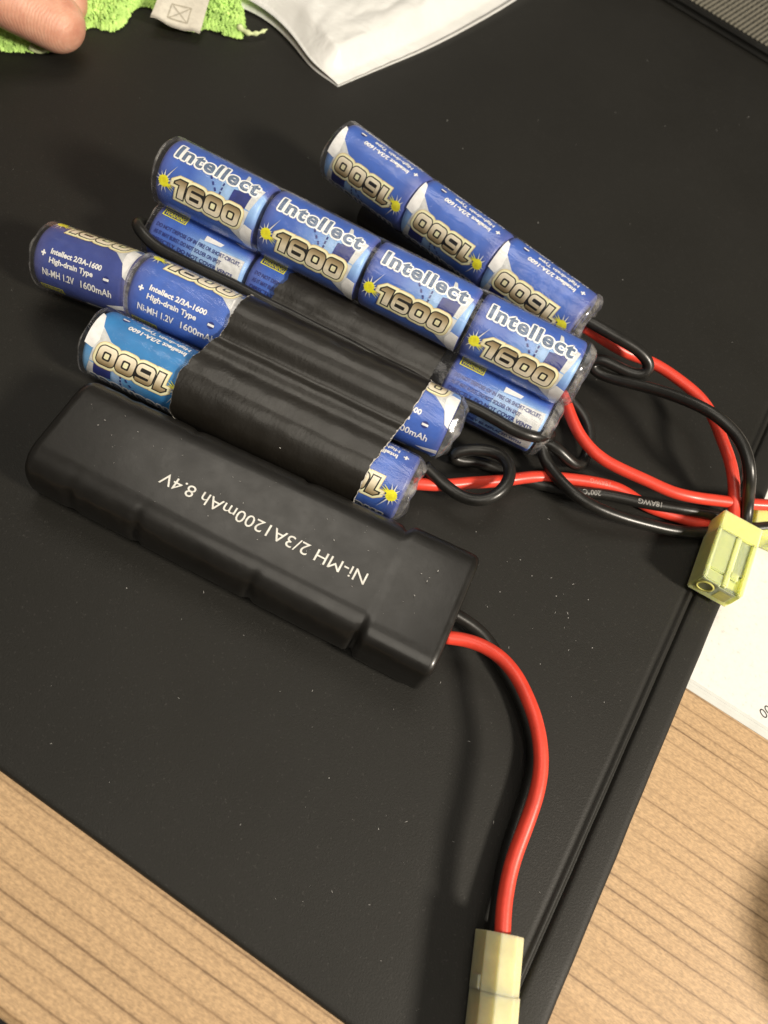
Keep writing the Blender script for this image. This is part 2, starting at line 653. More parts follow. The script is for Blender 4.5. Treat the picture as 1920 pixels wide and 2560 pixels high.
# ================================================================== SETTING
TZ = -2.6      # table top below the board's upper face
mk('floor', [(-900, -700, -740), (900, -700, -740), (900, 1100, -740), (-900, 1100, -740)], [(0, 1, 2, 3)], M['floor'])['kind'] = 'structure'

table = thing('desk', (100, 200, TZ), 'light oak grain wooden desk under the black board', 'desk')
# rounded front edge, profile in y-z swept along x
prof = [(620, TZ - 25)]
ye = -38.2
prof = [(620, TZ), (ye + 3, TZ)]
for k in range(1, 9):
    a = rad(90 + 90 * k / 8)
    prof.append((ye + 3 + 3 * math.cos(a), TZ - 3 + 3 * math.sin(a)))
prof += [(ye, TZ - 20), (ye + 2, TZ - 22), (620, TZ - 22)]
V, F = [], []
for x in (-420, 520):
    V += [(x, y, z) for y, z in prof]
n = len(prof)
F = [(k, n + k, n + (k + 1) % n, (k + 1) % n) for k in range(n)]
F += [tuple(range(n))[::-1], tuple(range(n, 2 * n))]
mk('tabletop', V, F, M['wood'], table, smooth=True, angle=40)

# ------------------------------------------------------------------ black board with the pressed groove
board = thing('board', (-60, 150, TZ + 0.3), 'large matte black board with a pressed groove along its right edge', 'board')
XR, YB, XL, YT = 68.4, -6.0, -330.0, 520.0
ZB = TZ + 0.35
prof = [(XL, 0.0), (20, 0.0), (57.0, 0.0), (57.8, -0.05), (58.3, -0.30), (58.7, -0.18), (59.1, 0.16), (59.5, 0.22), (59.8, 0.0),
        (60.1, -0.65), (60.6, -0.8), (61.0, -0.3), (61.4, -0.04), (62.0, 0.0), (66.4, 0.0), (67.4, -0.15), (68.1, -0.6), (68.4, -1.3), (68.4, ZB)]
ys = [YB, YB + 0.1, YB + 0.35, YB + 0.9, YB + 1.6] + [YB + 1.6 + 8 * i for i in range(1, 64)]
drop = [1.4, 0.8, 0.35, 0.06, 0.0]
V = []
for i, y in enumerate(ys):
    d = drop[i] if i < 5 else 0.0
    for j, (x, z) in enumerate(prof):
        jit = 0.12 * noise.noise(Vector((x * 0.3, y * 0.15, 2.0))) if 5 < j < 18 else 0.0
        edge = 0.16 * noise.noise(Vector((y * 0.35, 7, 1))) if j >= 15 else 0
        V.append((x + jit + edge, y, max(ZB, z - d) if j < len(prof) - 1 else ZB))
F = grid_faces(len(ys), len(prof))
npf = len(prof)
base = len(V)
V += [(prof[j][0], YB, ZB) for j in range(npf)]
F += [(j, j + 1, base + j + 1, base + j) for j in range(npf - 1)]
mk('panel', V, F, M['board'], board, smooth=True, angle=50)

# lint and dust lying on the board, brighter specks where the photograph shows them
SPK = [(5.6, 328.1, 0.0), (-34.3, 213.7, 0.0), (-82.2, 234.8, 0.0), (-107.0, 199.3, 0.0), (-106.8, 184.5, 0.0), (-41.1, 259.1, 0.0), (-8.9, 236.7, 0.0), (39.7, 212.0, 0.0), (-56.7, 38.4, 0.0),
       (34.4, 94.7, 0.0), (29.2, 98.1, 0.0), (43.0, 91.3, 0.0), (21.4, 99.2, 0.0), (51.2, 80.7, 0.0), (5.3, 29.6, 0.0), (16.5, 90.3, 0.0), (16.8, 101.3, 0.0), (33.6, 79.8, 0.0), (36.7, 102.3, 0.0), (3.4, 101.2, 0.0), (-0.6, 210.9, 0.0), (-71.0, 226.3, 0.0)]
bm = bmesh.new()


def speck(p, r, el=1.0):
    a = random.uniform(0, PI)
    mtx = Matrix.Translation(Vector(p) * MM) @ Matrix.Rotation(a, 4, 'Z') @ Matrix.Diagonal((r * el * MM, r * MM, r * 0.5 * MM, 1))
    bmesh.ops.create_icosphere(bm, subdivisions=1, radius=1.0, matrix=mtx)


for i, s in enumerate(SPK):
    speck((s[0], s[1], 0.1), 0.16 if i < 3 else 0.11, random.uniform(1, 1.8))
for _ in range(190):
    x, y = random.gauss(30, 32), random.gauss(45, 45)
    if random.random() < 0.35:
        x, y = random.uniform(-200, 55), random.uniform(0, 330)
    if x < 56 and y > 0:
        speck((x, y, 0.03), random.uniform(0.025, 0.06), random.choice((1, 1.3, 5, 8)))
for px in ((-81.5, 61.0, 17.1), (-81.2, 62.9, 17.1), (-73.6, 65.0, 17.1), (-0.8, 68.9, 17.5), (-0.2, 73.5, 17.5), (0.6, 77.1, 17.5), (-2.2, 74.4, 17.2), (-45.9, 81.5, 17.1), (-48.2, 57.6, 17.1), (-22.6, 69.5, 17.1)):
    speck(px, 0.09, random.uniform(1, 3.5))
for _ in range(60):
    u = random.uniform(4, 98)
    speck((-90.9 + u * 0.99 + 0.0, 57.6 + u * 0.141 + random.uniform(-9, 9), 17.02 + (0.12 if u > 84 else 0)), random.uniform(0.02, 0.045), random.choice((1, 2, 6)))
o = link_mesh('lint', bm_mesh('lint', bm, M['lint']))
prop(o, 'scattered white lint specks lying on the black board', 'lint', kind='stuff')

# ------------------------------------------------------------------ white sheet under the right edge of the board
px0, py0 = 60.0, 97.6
sheet = thing('paper_sheet', (100, 140, TZ), 'white speckled paper sheet with a clear border, lying on the desk beside the black board', 'paper')
mk('page', [(px0, py0 + 3.0, TZ + 0.16), (px0 + 130, py0 + 4.2, TZ + 0.16), (px0 + 130, py0 + 190, TZ + 0.16), (px0, py0 + 190, TZ + 0.16)], [(0, 1, 2, 3)], M['paper'], sheet, False)
V, F = [], []
for x, dy in ((px0, 0.0), (px0 + 130, 1.2)):
    for y, z in ((0.0, 0.02), (0.05, 0.2), (1.3, 0.22), (1.45, 0.12), (2.1, 0.12), (2.25, 0.26), (2.9, 0.26), (3.0, 0.17)):
        V.append((x, py0 + dy + y, TZ + z))
F = [(k, 8 + k, 9 + k, k + 1) for k in range(7)]
mk('clear_border', V, F, M['sleeve_border'], sheet, False)
pr = Print()
pr.text('00', 0, 0, 3.6, 'ink', 0)
c0 = Vector((89.6, 102.4, -2.4))
ang = rad(62)
me = pr.build('page_print', lambda x, y, l: Vector((c0.x + x * math.cos(ang) - y * math.sin(ang), c0.y + x * math.sin(ang) + y * math.cos(ang), TZ + 0.18)) - ORG[sheet.name], None)
link_mesh('page_print', me, sheet)

# ================================================================== CELL PROTOTYPE
CR, CL, PITCH = 8.5, 28.5, 29.0
VSEAM0, VCIRC = -35.0, 2 * PI * CR


def on_cell(x, y, layer):
    r = CR + 0.03 + 0.025 * layer
    a = y / CR
    return (x, r * math.sin(a), r * math.cos(a))


def label_uv(x, y):
    return (x / CL, (y - VSEAM0) / VCIRC)


def body_mesh(name, mat):
    prof = [(0.0, 5.2), (0.0, 7.3), (0.15, 7.9), (0.5, 8.3), (1.1, 8.5), (2.2, 8.5)]
    prof += [(2.2 + 2.0 * k, 8.5) for k in range(1, 13)]
    prof += [(CL - 1.1, 8.5), (CL - 0.5, 8.3), (CL - 0.15, 7.9), (CL, 7.3), (CL, 5.2)]
    N = 56
    V, F, UV = [], [], []
    for x, r in prof:
        for k in range(N + 1):
            v = VSEAM0 + VCIRC * k / N
            a = v / CR
            V.append((x * MM, r * math.sin(a) * MM, r * math.cos(a) * MM))
            UV.append((x / CL, k / N))
    F = grid_faces(len(prof), N + 1)
    for x, b0, fl in ((0.0, 0, True), (CL, (len(prof) - 1) * (N + 1), False)):
        V.append((x * MM, 0, 0))
        UV.append((x / CL, 0.5))
        for k in range(N):
            f = (b0 + k, b0 + k + 1, len(V) - 1)
            F.append(f[::-1] if fl else f)
    me = bpy.data.meshes.new(name)
    me.from_pydata(V, [], [f[::-1] for f in F])
    me.materials.append(mat)
    lay = me.uv_layers.new(name='label')
    for lp in me.loops:
        lay.data[lp.index].uv = UV[lp.vertex_index]
    for p in me.polygons:
        p.use_smooth = True
    me.update()
    return me


BODY = {k: body_mesh('cell', M[k]) for k in ('label', 'label_teal', 'label_violet')}

PARTS = {}
# -- label artwork
pr = Print()
pr.poly([(24.7, 9.9), (27.6, 9.4), (27.0, 6.0), (26.2, 3.0), (24.9, 3.2), (25.3, 6.5)], 'pale', 1)
pr.poly([(20.2, 2.75), (24.9, 2.95), (25.3, 6.5), (25.0, 7.0), (20.4, 6.2)], 'navy', 1)
pr.poly([(19.6, 1.5), (19.9, 2.55), (24.8, 2.75), (26.2, 2.8), (25.8, -0.5), (26.9, -4.5), (25.8, -6.4), (22.2, -3.6), (19.2, -3.0)], 'pale', 1)
pr.poly([(16.6, 7.2), (20.1, 7.4), (20.0, 2.7), (19.5, 1.6), (17.9, 2.2)], 'sky_ink', 1)
pr.poly([(21.2, 12.2), (22.0, 12.0), (22.9, 9.8), (21.6, 9.5)], 'pale', 1)
pr.poly([(28.3, -1.0), (26.0, -0.5), (25.0, -3.0), (25.6, -6.0), (27.2, -9.6), (28.3, -10.2)], 'white', 2)
pr.poly([(28.3, -17.0), (26.3, -17.6), (22.5, -18.8), (25.0, -19.3), (28.3, -18.6)], 'white', 2)
for k in range(4):
    x, y = 13.4 + 1.05 * k, 6.6 - 1.15 * k
    pr.poly([(x, y), (x + 0.45, y + 0.2), (x + 0.95, y - 0.55), (x + 0.5, y - 0.75)], 'navy', 3)
for k in range(4):
    y = 6.4 - 1.15 * k
    pr.poly([(17.35, y), (17.8, y), (17.75, y - 0.8), (17.3, y - 0.8)], 'navy', 3)
PARTS['label_artwork'] = pr.build('label_artwork', on_cell, parent=None, uv=label_uv)

# -- brand lettering
pr = Print()
for k in range(10):
    a = 2 * PI * k / 10
    pr.text('Intellect', 3.1 + 0.50 * math.cos(a), 7.1 + 0.50 * math.sin(a), 5.5, 'white', 4 + 0.07 * k, offset=0.12, width=22.9, space=1.12)
pr.poly([(2.6, 6.7), (4.6, 6.7), (4.6, 11.4), (2.6, 11.4)], 'white', 3.7)
pr.text('Intellect', 3.1, 7.1, 5.5, 'slate', 5.5, offset=0.17, width=22.9, space=1.12)
PARTS['brand_lettering'] = pr.build('brand_lettering', on_cell, uv=label_uv)

# -- capacity lettering: 1 6 0 0 with cream halo, black outline, bronze fill
pr = Print()
SH = 0.10
h2 = 2.4
xs = [(5.6, 8.9), (9.2, 14.1), (14.4, 19.2), (19.5, 24.3)]


def one(g):
    pts = [(6.55 - g * 0.4, h2 + g * 0.9), (8.75 + g, h2 + g), (8.75 + g, -h2 - g), (6.85 - g, -h2 - g), (6.85 - g, 0.95 - g), (5.45 - g * 1.25, 0.95 - g), (5.45 - g * 1.25, 1.45 + g * 0.3)]
    return [(x + SH * y, y) for x, y in pts]


for gi, (g, mt, ly) in enumerate(((0.98, 'halo', 4), (0.80, 'cream', 5))):
    pr.poly(one(g), mt, ly)
    for k in (1, 2, 3):
        pr.poly(rrect(xs[k][0], -h2, xs[k][1], h2, 1.35, 5, g, SH), mt, ly + 0.12 * k)
pr.poly(one(0.22), 'black_ink', 6)
pr.poly(one(-0.12), 'gold', 7)
x0, x1 = xs[1]
pr.poly(rrect(x0, -h2, x1, h2, 1.35, 5, 0.22, SH), 'black_ink', 6)


def arc(cx, cy, r, a0, a1, n=5):
    return [(cx + r * math.cos(rad(a0 + (a1 - a0) * k / n)), cy + r * math.sin(rad(a0 + (a1 - a0) * k / n))) for k in range(n + 1)]


wd = 0.98
i0, i1, it, ib = x0 + wd / 2 + .12, x1 - wd / 2 - .12, h2 - wd / 2 - .1, -h2 + wd / 2 + .1
path = [(i1 + 0.2, it)] + arc(i0 + .8, it - .8, .8, 90, 180) + arc(i0 + .8, ib + .8, .8, 180, 270) + arc(i1 - .75, ib + .75, .75, -90, 0) + arc(i1 - .6, -0.0 - .45, .6, 0, 90) + [(i0 + wd * 0.55, 0.15)]
pr.stroke([(x + SH * y, y) for x, y in path], wd, 'gold', 7)
for k in (2, 3):
    x0, x1 = xs[k]
    pr.ring(rrect(x0, -h2, x1, h2, 1.35, 5, 0.22, SH), rrect(x0 + 1.80, -h2 + 1.72, x1 - 1.80, h2 - 1.72, 0.28, 5, 0, SH), 'black_ink', 6)
    pr.ring(rrect(x0, -h2, x1, h2, 1.35, 5, -0.06, SH), rrect(x0 + 1.36, -h2 + 1.30, x1 - 1.36, h2 - 1.30, 0.45, 5, 0, SH), 'gold', 7)
PARTS['capacity_lettering'] = pr.build('capacity_lettering', on_cell, uv=label_uv)

# -- sun emblem
pr = Print()
sx, sy = 2.55, 0.3
pts = []
for k in range(28):
    a = 2 * PI * k / 28
    r = 1.5 if k % 2 else 1.28
    pts.append((sx + r * math.cos(a), sy + r * math.sin(a)))
pr.poly(pts, 'sun', 9)
for a, l in ((62, 5.3), (92, 2.9), (20, 2.9), (-22, 3.6), (-35, 3.4), (-12, 3.2), (-70, 3.0), (-95, 3.1), (-125, 2.6), (150, 2.4), (175, 2.2), (118, 2.5), (40, 2.1)):
    c_, s_ = math.cos(rad(a)), math.sin(rad(a))
    wr = 0.20 if l > 2.5 else 0.14
    mt = 'sun' if -40 < a < -5 else 'pale'
    pr.poly([(sx + 1.3 * c_ - wr * s_, sy + 1.3 * s_ + wr * c_), (sx + 1.3 * c_ + wr * s_, sy + 1.3 * s_ - wr * c_), (sx + l * c_, sy + l * s_)], mt, 8)
PARTS['sun_emblem'] = pr.build('sun_emblem', on_cell, uv=label_uv)

# -- small specification print
pr = Print()
pr.text('Intellect 2/3A-1600', 5.4, -9.9, 1.85, 'white', 4, offset=0.07, width=15.4)
pr.text('High-drain Type', 5.4, -12.1, 1.85, 'white', 4, offset=0.06, width=13.4)
pr.text('Ni-MH 1.2V', 3.5, -15.7, 2.55, 'white', 4, offset=0.05, width=9.8)
pr.text('1600mAh', 15.4, -15.7, 2.55, 'white', 4, offset=0.05, width=9.4)
pr.poly([(2.6, -10.5), (4.0, -10.5), (4.0, -10.05), (2.6, -10.05)], 'white', 4)
pr.poly([(3.07, -9.55), (3.53, -9.55), (3.53, -11.0), (3.07, -11.0)], 'white', 4.3)
pr.poly([(22.9 + 0.9 * math.cos(2 * PI * k / 16), -11.6 + 0.9 * math.sin(2 * PI * k / 16)) for k in range(16)], 'navy', 3)
pr.poly([(22.05, -11.88), (23.75, -11.88), (23.75, -11.3), (22.05, -11.3)], 'white', 5)
PARTS['specification_lettering'] = pr.build('specification_lettering', on_cell, uv=label_uv)

# -- warning panel
pr = Print()
pr.poly([(14.0, -22.6), (27.6, -22.6), (27.9, -34.6), (11.5, -34.6), (13.0, -29.0)], 'sky_ink', 1)
pr.poly([(20.5, -23.2), (27.6, -22.8), (27.9, -34.6), (19.0, -34.6), (21.0, -29.0)], 'pale', 2)
pr.poly([(15.2, -21.0), (20.5, -21.2), (20.0, -22.2), (15.2, -22.6)], 'white', 3)
pr.poly([(1.6, -19.0), (8.6, -19.0), (8.6, -21.2), (1.6, -21.2)], 'sun', 3)
pr.poly([(1.9, -19.25), (8.3, -19.25), (8.3, -20.95), (1.9, -20.95)], 'navy', 4)
pr.text('WARNING', 2.15, -20.72, 1.75, 'sun', 5, offset=0.03, width=5.9)
for k, (s, x, wdt) in enumerate((('DO NOT DISPOSE OF IN FIRE OR SHORT-CIRCUIT,', 1.8, 25), ('AS IT MAY BURST. DO NOT SOLDER ON SPOT', 1.8, 20), ('DIRECTLY. DO NOT COVER VENTS.', 1.8, 24.5),
                                 ('', 0, 0), ('', 0, 0), ('SHOULD ONLY BE REPLACED WITH', 3.0, 22.5), ('SAME TYPE IMMEDIATELY', 3.0, 22.5))):
    if s:
        pr.text(s, x, -24.6 - 1.85 * k, 1.45, 'navy', 5, offset=0.035, width=wdt)
PARTS['warning_lettering'] = pr.build('warning_lettering', on_cell, uv=label_uv)


def row_cells(pack, start, yaw, pitch_deg, roll, count, flip=False, skip=(), mats=None, step=PITCH, jitter=1.5, rolls=None, squash=1.0):
    """cells end to end along a row; start is the axis point at the left end (world mm)"""
    base = Matrix.Translation((Vector(start) - ORG[pack.name]) * MM) @ Matrix.Rotation(rad(yaw), 4, 'Z') @ Matrix.Rotation(rad(-pitch_deg), 4, 'Y')
    for k in range(count):
        if k in skip:
            continue
        rl = (rolls[k] if rolls else roll) + random.uniform(-jitter, jitter)
        if flip:
            mtx = base @ Matrix.Translation(((k * step + CL) * MM, 0, 0)) @ Matrix.Rotation(PI, 4, 'Z') @ Matrix.Rotation(rad(-rl), 4, 'X')
        else:
            mtx = base @ Matrix.Translation((k * step * MM, 0, 0)) @ Matrix.Rotation(rad(-rl), 4, 'X')
        key = (mats or {}).get(k, 'label')
        cell = link_mesh('cell', BODY[key], pack)
        cell.matrix_local = mtx @ Matrix.Diagonal((squash, 1, 1, 1))
        if key == 'label_teal':
            cell['label'] = 'faded teal blue cell'
        elif key == 'label_violet':
            cell['label'] = 'violet tinted blue cell'
        for nm, me in PARTS.items():
            link_mesh(nm, me, cell)


def axis_frame(start, yaw, pitch_deg=0):
    c, s = math.cos(rad(yaw)), math.sin(rad(yaw))
    cp, sp = math.cos(rad(pitch_deg)), math.sin(rad(pitch_deg))
    ux = Vector((c * cp, s * cp, sp))
    uy = Vector((-s, c, 0))
    uz = ux.cross(uy)
    return Vector(start), ux, uy, uz


def hull_tube(name, fr, u0, u1, section, mat, pack, nseg=40, close=True, wob=0.0, fu=None, seed=0.0, wave=0.0, endshrink=0.0, thick=None, ujag=(0, 0)):
    """sweep a closed or open (y,z) section along the row axis"""
    st, ux, uy, uz = fr
    V = []
    ns = len(section)
    for i in range(nseg + 1):
        t = i / nseg
        for j, (y, z) in enumerate(section):
            a, b = (u0, u1) if fu is None else fu(j / max(1, ns - 1))
            u = a + (b - a) * t
            k = 1.0
            if wob:
                k += wob * noise.noise(Vector((u * 0.25, y * 0.35 + seed, z * 0.35)))
            V.append(st + ux * u + uy * (y * k) + uz * (z * k))
    F = grid_faces(nseg + 1, ns, closed_v=close)
    o = mk(name, V, [f[::-1] for f in F], mat, pack)
    return o


def stadium(c0, c1, r, n=18):
    """convex outline round two circles in the y-z plane, counter-clockwise"""
    a, b = Vector(c0), Vector(c1)
    d = (b - a)
    th = math.atan2(d.y, d.x)
    out = []
    for k in range(n + 1):
        q = th - PI / 2 + PI * k / n
        out.append((b.x + r * math.cos(q), b.y + r * math.sin(q)))
    m = 8
    p0, p1 = out[-1], (a.x + r * math.cos(th + PI / 2), a.y + r * math.sin(th + PI / 2))
    for k in range(1, m):
        out.append((p0[0] + (p1[0] - p0[0]) * k / m, p0[1] + (p1[1] - p0[1]) * k / m))
    for k in range(n + 1):
        q = th + PI / 2 + PI * k / n
        out.append((a.x + r * math.cos(q), a.y + r * math.sin(q)))
    p0, p1 = out[-1], out[0]
    for k in range(1, m):
        out.append((p0[0] + (p1[0] - p0[0]) * k / m, p0[1] + (p1[1] - p0[1]) * k / m))
    return out


def circle(r, n=40, cy=0.0, cz=0.0):
    return [(cy + r * math.cos(2 * PI * k / n), cz + r * math.sin(2 * PI * k / n)) for k in range(n)]


def film_row(pack, fr, u0, u1, r=CR + 0.42, seed=0.0):
    """clear shrink film tight round one row, waisted a little at the joints, with crumpled ends"""
    st, ux, uy, uz = fr
    N = 44
    V = []
    us = [u0 + (u1 - u0) * i / 60 for i in range(61)]
    for u in us:
        ph = (u - u0) % PITCH
        d = min(ph, PITCH - ph)
        waist = -0.32 * math.exp(-(d / 0.8) ** 2) if 3 < u - u0 < (u1 - u0) - 3 else 0
        for k in range(N):
            a = 2 * PI * k / N
            rr = r + waist + 0.10 * noise.noise(Vector((u * 0.3, math.cos(a) * 2 + seed, math.sin(a) * 2)))
            V.append(st + ux * u + uy * (rr * math.cos(a)) + uz * (rr * math.sin(a)))
    mk('clear_film', V, [f[::-1] for f in grid_faces(len(us), N, closed_v=True)], M['film'], pack)
    for sgn, ue in ((-1, u0), (1, u1)):
        V = []
        rings = [(0, r), (0.9, r - 0.35), (1.9, r - 1.2), (2.7, r - 2.6), (2.4, r - 4.6), (1.6, r - 6.8)] if sgn > 0 else [(0, r), (0.25, r - 0.12), (0.5, r - 0.5), (0.75, r - 1.6), (0.8, r - 4.0), (0.7, r - 6.2)]
        for ri, (du, rr) in enumerate(rings):
            for k in range(N):
                a = 2 * PI * k / N
                nz = noise.noise(Vector((math.cos(a) * 1.7 + seed, math.sin(a) * 1.7, sgn * 3 + ri * 0.3))) * (0.5 if sgn < 0 else 1.0)
                q = 0.0 if ri == 0 else 0.85 * nz
                V.append(st + ux * (ue + sgn * (du + q * 0.9)) + uy * ((rr + q * 0.8) * math.cos(a)) + uz * ((rr + q * 0.8) * math.sin(a)))
        V.append(st + ux * (ue + sgn * 1.2))
        F = grid_faces(len(rings), N, closed_v=True)
        b = (len(rings) - 1) * N
        F += [(b + k, b + (k + 1) % N, len(V) - 1) for k in range(N)]
        if sgn > 0:
            F = [f[::-1] for f in F]
        mk('film_end', V, F, M['film_end'], pack)


def wire(pack, kind, pts, r=1.62):
    nm = 'red_wire' if kind == 'r' else 'black_wire'
    pa = spline(pts)
    sd = len(pts) * 3.7
    pa = [p + Vector((noise.noise(Vector((i * 0.06, sd, 0))), noise.noise(Vector((i * 0.06, sd, 5))), 0.4 * noise.noise(Vector((i * 0.06, sd, 9))))) * 0.45 for i, p in enumerate(pa)]
    return tube(nm, pa, r, M[nm], pack), pa


def wire_text(wobj, path, s, start, mat, size, flip, up=(0, 0, 1), name='wire_print', r=1.62):
    """lettering printed along a wire, facing 'up'; start is arc length in mm"""
    pack = wobj.parent
    off = ORG[pack.name]
    acc = [0.0]
    for a, b in zip(path, path[1:]):
        acc.append(acc[-1] + (b - a).length)
    fr = frames(path)
    upv = Vector(up).normalized()

    def fn(x, y, layer):
        sl = start + x
        i = 0
        while i < len(acc) - 2 and acc[i + 1] < sl:
            i += 1
        t = (sl - acc[i]) / max(1e-6, acc[i + 1] - acc[i])
        p = path[i].lerp(path[i + 1], t)
        T = fr[i][0].lerp(fr[i + 1][0], t).normalized()
        n = (upv - T * upv.dot(T)).normalized()
        s_ = n.cross(T)
        a = y / r
        rr = r + 0.03
        return p + n * (rr * math.cos(a)) + s_ * (rr * math.sin(a)) - off
    pr = Print()
    pr.text(s, 0, -0.7, size, mat, 0, flip=False, offset=0.03)
    if flip:
        bm_, mm_, ll_ = pr.items[0]
        xm = max(v.co.x for v in bm_.verts)
        for v in bm_.verts:
            v.co = (xm - v.co.x, -v.co.y, 0)
    link_mesh(name, pr.build(name, fn, 0.5), wobj)


# ================================================================== PACK B : eight cells, two rows stacked
yB = 6.35
upB = Vector((-114.8, 129.1, 24.1))
frBu = axis_frame(upB, yB)
loB = upB + frBu[2] * -6.7 + Vector((0, 0, 8.6 - 24.1))
frBl = axis_frame(loB, yB)
packB = thing('battery_pack', (-58, 133, 0), 'stacked blue battery pack whose upper row shows four upright Intellect 1600 labels', 'battery pack', 'battery packs on the black board')
row_cells(packB, upB, yB, 0, -60.5, 4, step=29.6, jitter=0, rolls=(-65, -67, -69, -70))
row_cells(packB, loB, yB, 0, 133.5, 4, skip=(2,), step=29.6, jitter=1.0)
film_row(packB, frBu, -0.6, 4 * 29.6 - 0.6, seed=1.0)
film_row(packB, frBl, -0.6, 4 * 29.6 - 0.6, seed=4.0)
# black lead lying along the lower row under the film
phi = rad(63)
wy, wz = -10.25 * math.sin(phi), 10.25 * math.cos(phi)
pts = [frBl[0] + frBl[1] * -3.2 + frBl[2] * 0 + frBl[3] * 0, frBl[0] + frBl[1] * -4.6 + frBl[2] * -3.5 + frBl[3] * 3.2, frBl[0] + frBl[1] * -3.0 + frBl[2] * -7.0 + frBl[3] * 6.0]
for u in (4, 20, 40, 60, 80, 100, 112):
    pts.append(frBl[0] + frBl[1] * u + frBl[2] * wy + frBl[3] * wz)
pts.append(frBl[0] + frBl[1] * 117.5 + frBl[2] * wy * 0.8 + frBl[3] * wz * 0.8)
pts.append(frBl[0] + frBl[1] * 120.5 + frBl[2] * wy * 0.3 + frBl[3] * wz * 0.3)
wire(packB, 'k', pts)

def bsleeve_u(t):
    j = 0.9 * noise.noise(Vector((t * 14, 3, 1))) + 0.5 * noise.noise(Vector((t * 45, 8, 1)))
    return (40.0 + 1.5 * math.sin(t * 9) + j * 1.6, 86.2 - 1.5 * t + 0.2 * j)


sec = []
for k in range(49):
    a = rad(-60 + 205 * k / 48)          # angle from +z towards the viewer (-y)
    bump_ = 2.05 * math.exp(-((a - phi) / 0.17) ** 2)
    rr = CR + 0.95 + bump_
    sec.append((-rr * math.sin(a), rr * math.cos(a)))
hull_tube('black_sleeve', frBl, 0, 0, sec, M['sleeve'], packB, 46, close=False, wob=0.010, fu=bsleeve_u, seed=5.0)

# ================================================================== PACK C : four plus three cells side by side
yC = 9.3
c1 = Vector((-131.6, 96.6, 12.6))
c2 = Vector((-101.4, 83.2, 8.8))
frC1, frC2 = axis_frame(c1, yC), axis_frame(c2, yC - 1.0)
packC = thing('battery_pack', (-60, 99, 0), 'flat blue battery pack with a wide black sleeve round its middle, showing one teal cell', 'battery pack', 'battery packs on the black board')
row_cells(packC, c1, yC, 0, 31, 4, skip=(0, 2), jitter=0.8, step=29.2)
c1j = c1 + axis_frame(c1, yC)[1] * 29.2 + Vector((0, 0, -0.5))
frC0 = axis_frame(c1j, yC + 1.0, 7)
c0 = c1j - frC0[1] * 26.6
frC0 = (c0,) + frC0[1:]
row_cells(packC, c0, yC + 1.0, 7, 32, 1, squash=0.92, mats={0: 'label_violet'}, jitter=0.1)
film_row(packC, frC0, -0.5, 26.4, seed=17.0)
row_cells(packC, c2, yC - 1.0, 0, 49, 3, flip=True, skip=(1,), mats={0: 'label_teal'}, jitter=1.0, step=28.5)
film_row(packC, (c1 + frC1[1] * 29.2,) + frC1[1:], -0.3, 3 * 29.2 - 0.6, seed=7.0)
film_row(packC, frC2, -0.6, 3 * 28.5 - 0.6, seed=9.0)
# sleeve in the frame of the lower row
st, ux, uy, uz = frC2
mid = c1 + frC1[1] * 60
dy, dz = (mid - (c2 + ux * 35)).dot(uy), (mid - (c2 + ux * 35)).z
r1 = CR + 0.95
sec = []
th = math.atan2(dz, dy)
for k in range(22):                       # front of the lower row, from the board up to the crest
    a = rad(-150) + (rad(-150) * 0 + (th + PI / 2) - rad(-150) + 2 * PI * 0) * 0
    a0, a1 = rad(215), th + PI / 2
    a = a0 + (a1 - a0) * k / 21
    sec.append((r1 * math.cos(a), r1 * math.sin(a)))
pA = sec[-1]
pB = (dy + r1 * math.cos(th + PI / 2), dz + r1 * math.sin(th + PI / 2))
for k in range(1, 44):
    t = k / 44
    y, z = pA[0] + (pB[0] - pA[0]) * t, pA[1] + (pB[1] - pA[1]) * t
    s1 = 1.1 * math.exp(-((t - 0.40) / 0.16) ** 2) + 1.9 * math.exp(-((t - 0.68) / 0.13) ** 2) + 0.5 * math.sin(PI * t)
    sec.append((y, z - s1))
for k in range(22):
    a0, a1 = th + PI / 2, rad(-35)
    a = a0 + (a1 - a0) * k / 21
    sec.append((dy + r1 * math.cos(a), dz + r1 * math.sin(a)))


def csleeve_u(t):
    j = 0.75 * noise.noise(Vector((t * 16, 1, 4))) + 0.22 * noise.noise(Vector((t * 47, 2, 4)))
    s = min(1.0, max(0.0, (t - 0.18) / 0.62))
    left = 25.9 + 1.3 * s - 1.2 * math.sin(t * PI * 2)
    right = 75.4 + 3.7 * s
    return (left + j * 1.1, right + 0.7 * j)


hull_tube('black_sleeve', frC2, 0, 0, sec, M['sleeve'], packC, 70, close=False, wob=0.008, fu=csleeve_u, seed=3.0)
# raw torn rims of that sleeve
for side in (0, 1):
    V = []
    for j, (y, z) in enumerate(sec):
        t = j / (len(sec) - 1)
        ue = csleeve_u(t)[side]
        q = max(0.0, 0.12 + 0.55 * noise.noise(Vector((t * 60, side * 5, 9))))
        for du, k in ((-0.06 if side == 0 else 0.06, 0.995), (q if side == 0 else -q, 1.012)):
            kk = 1.0 + (k - 1.0)
            V.append(st + ux * (ue + (du if side == 0 else du)) + uy * (y * kk) + uz * (z * kk))
    mk('torn_edge', V, grid_faces(len(sec), 2), M['raw'], packC)

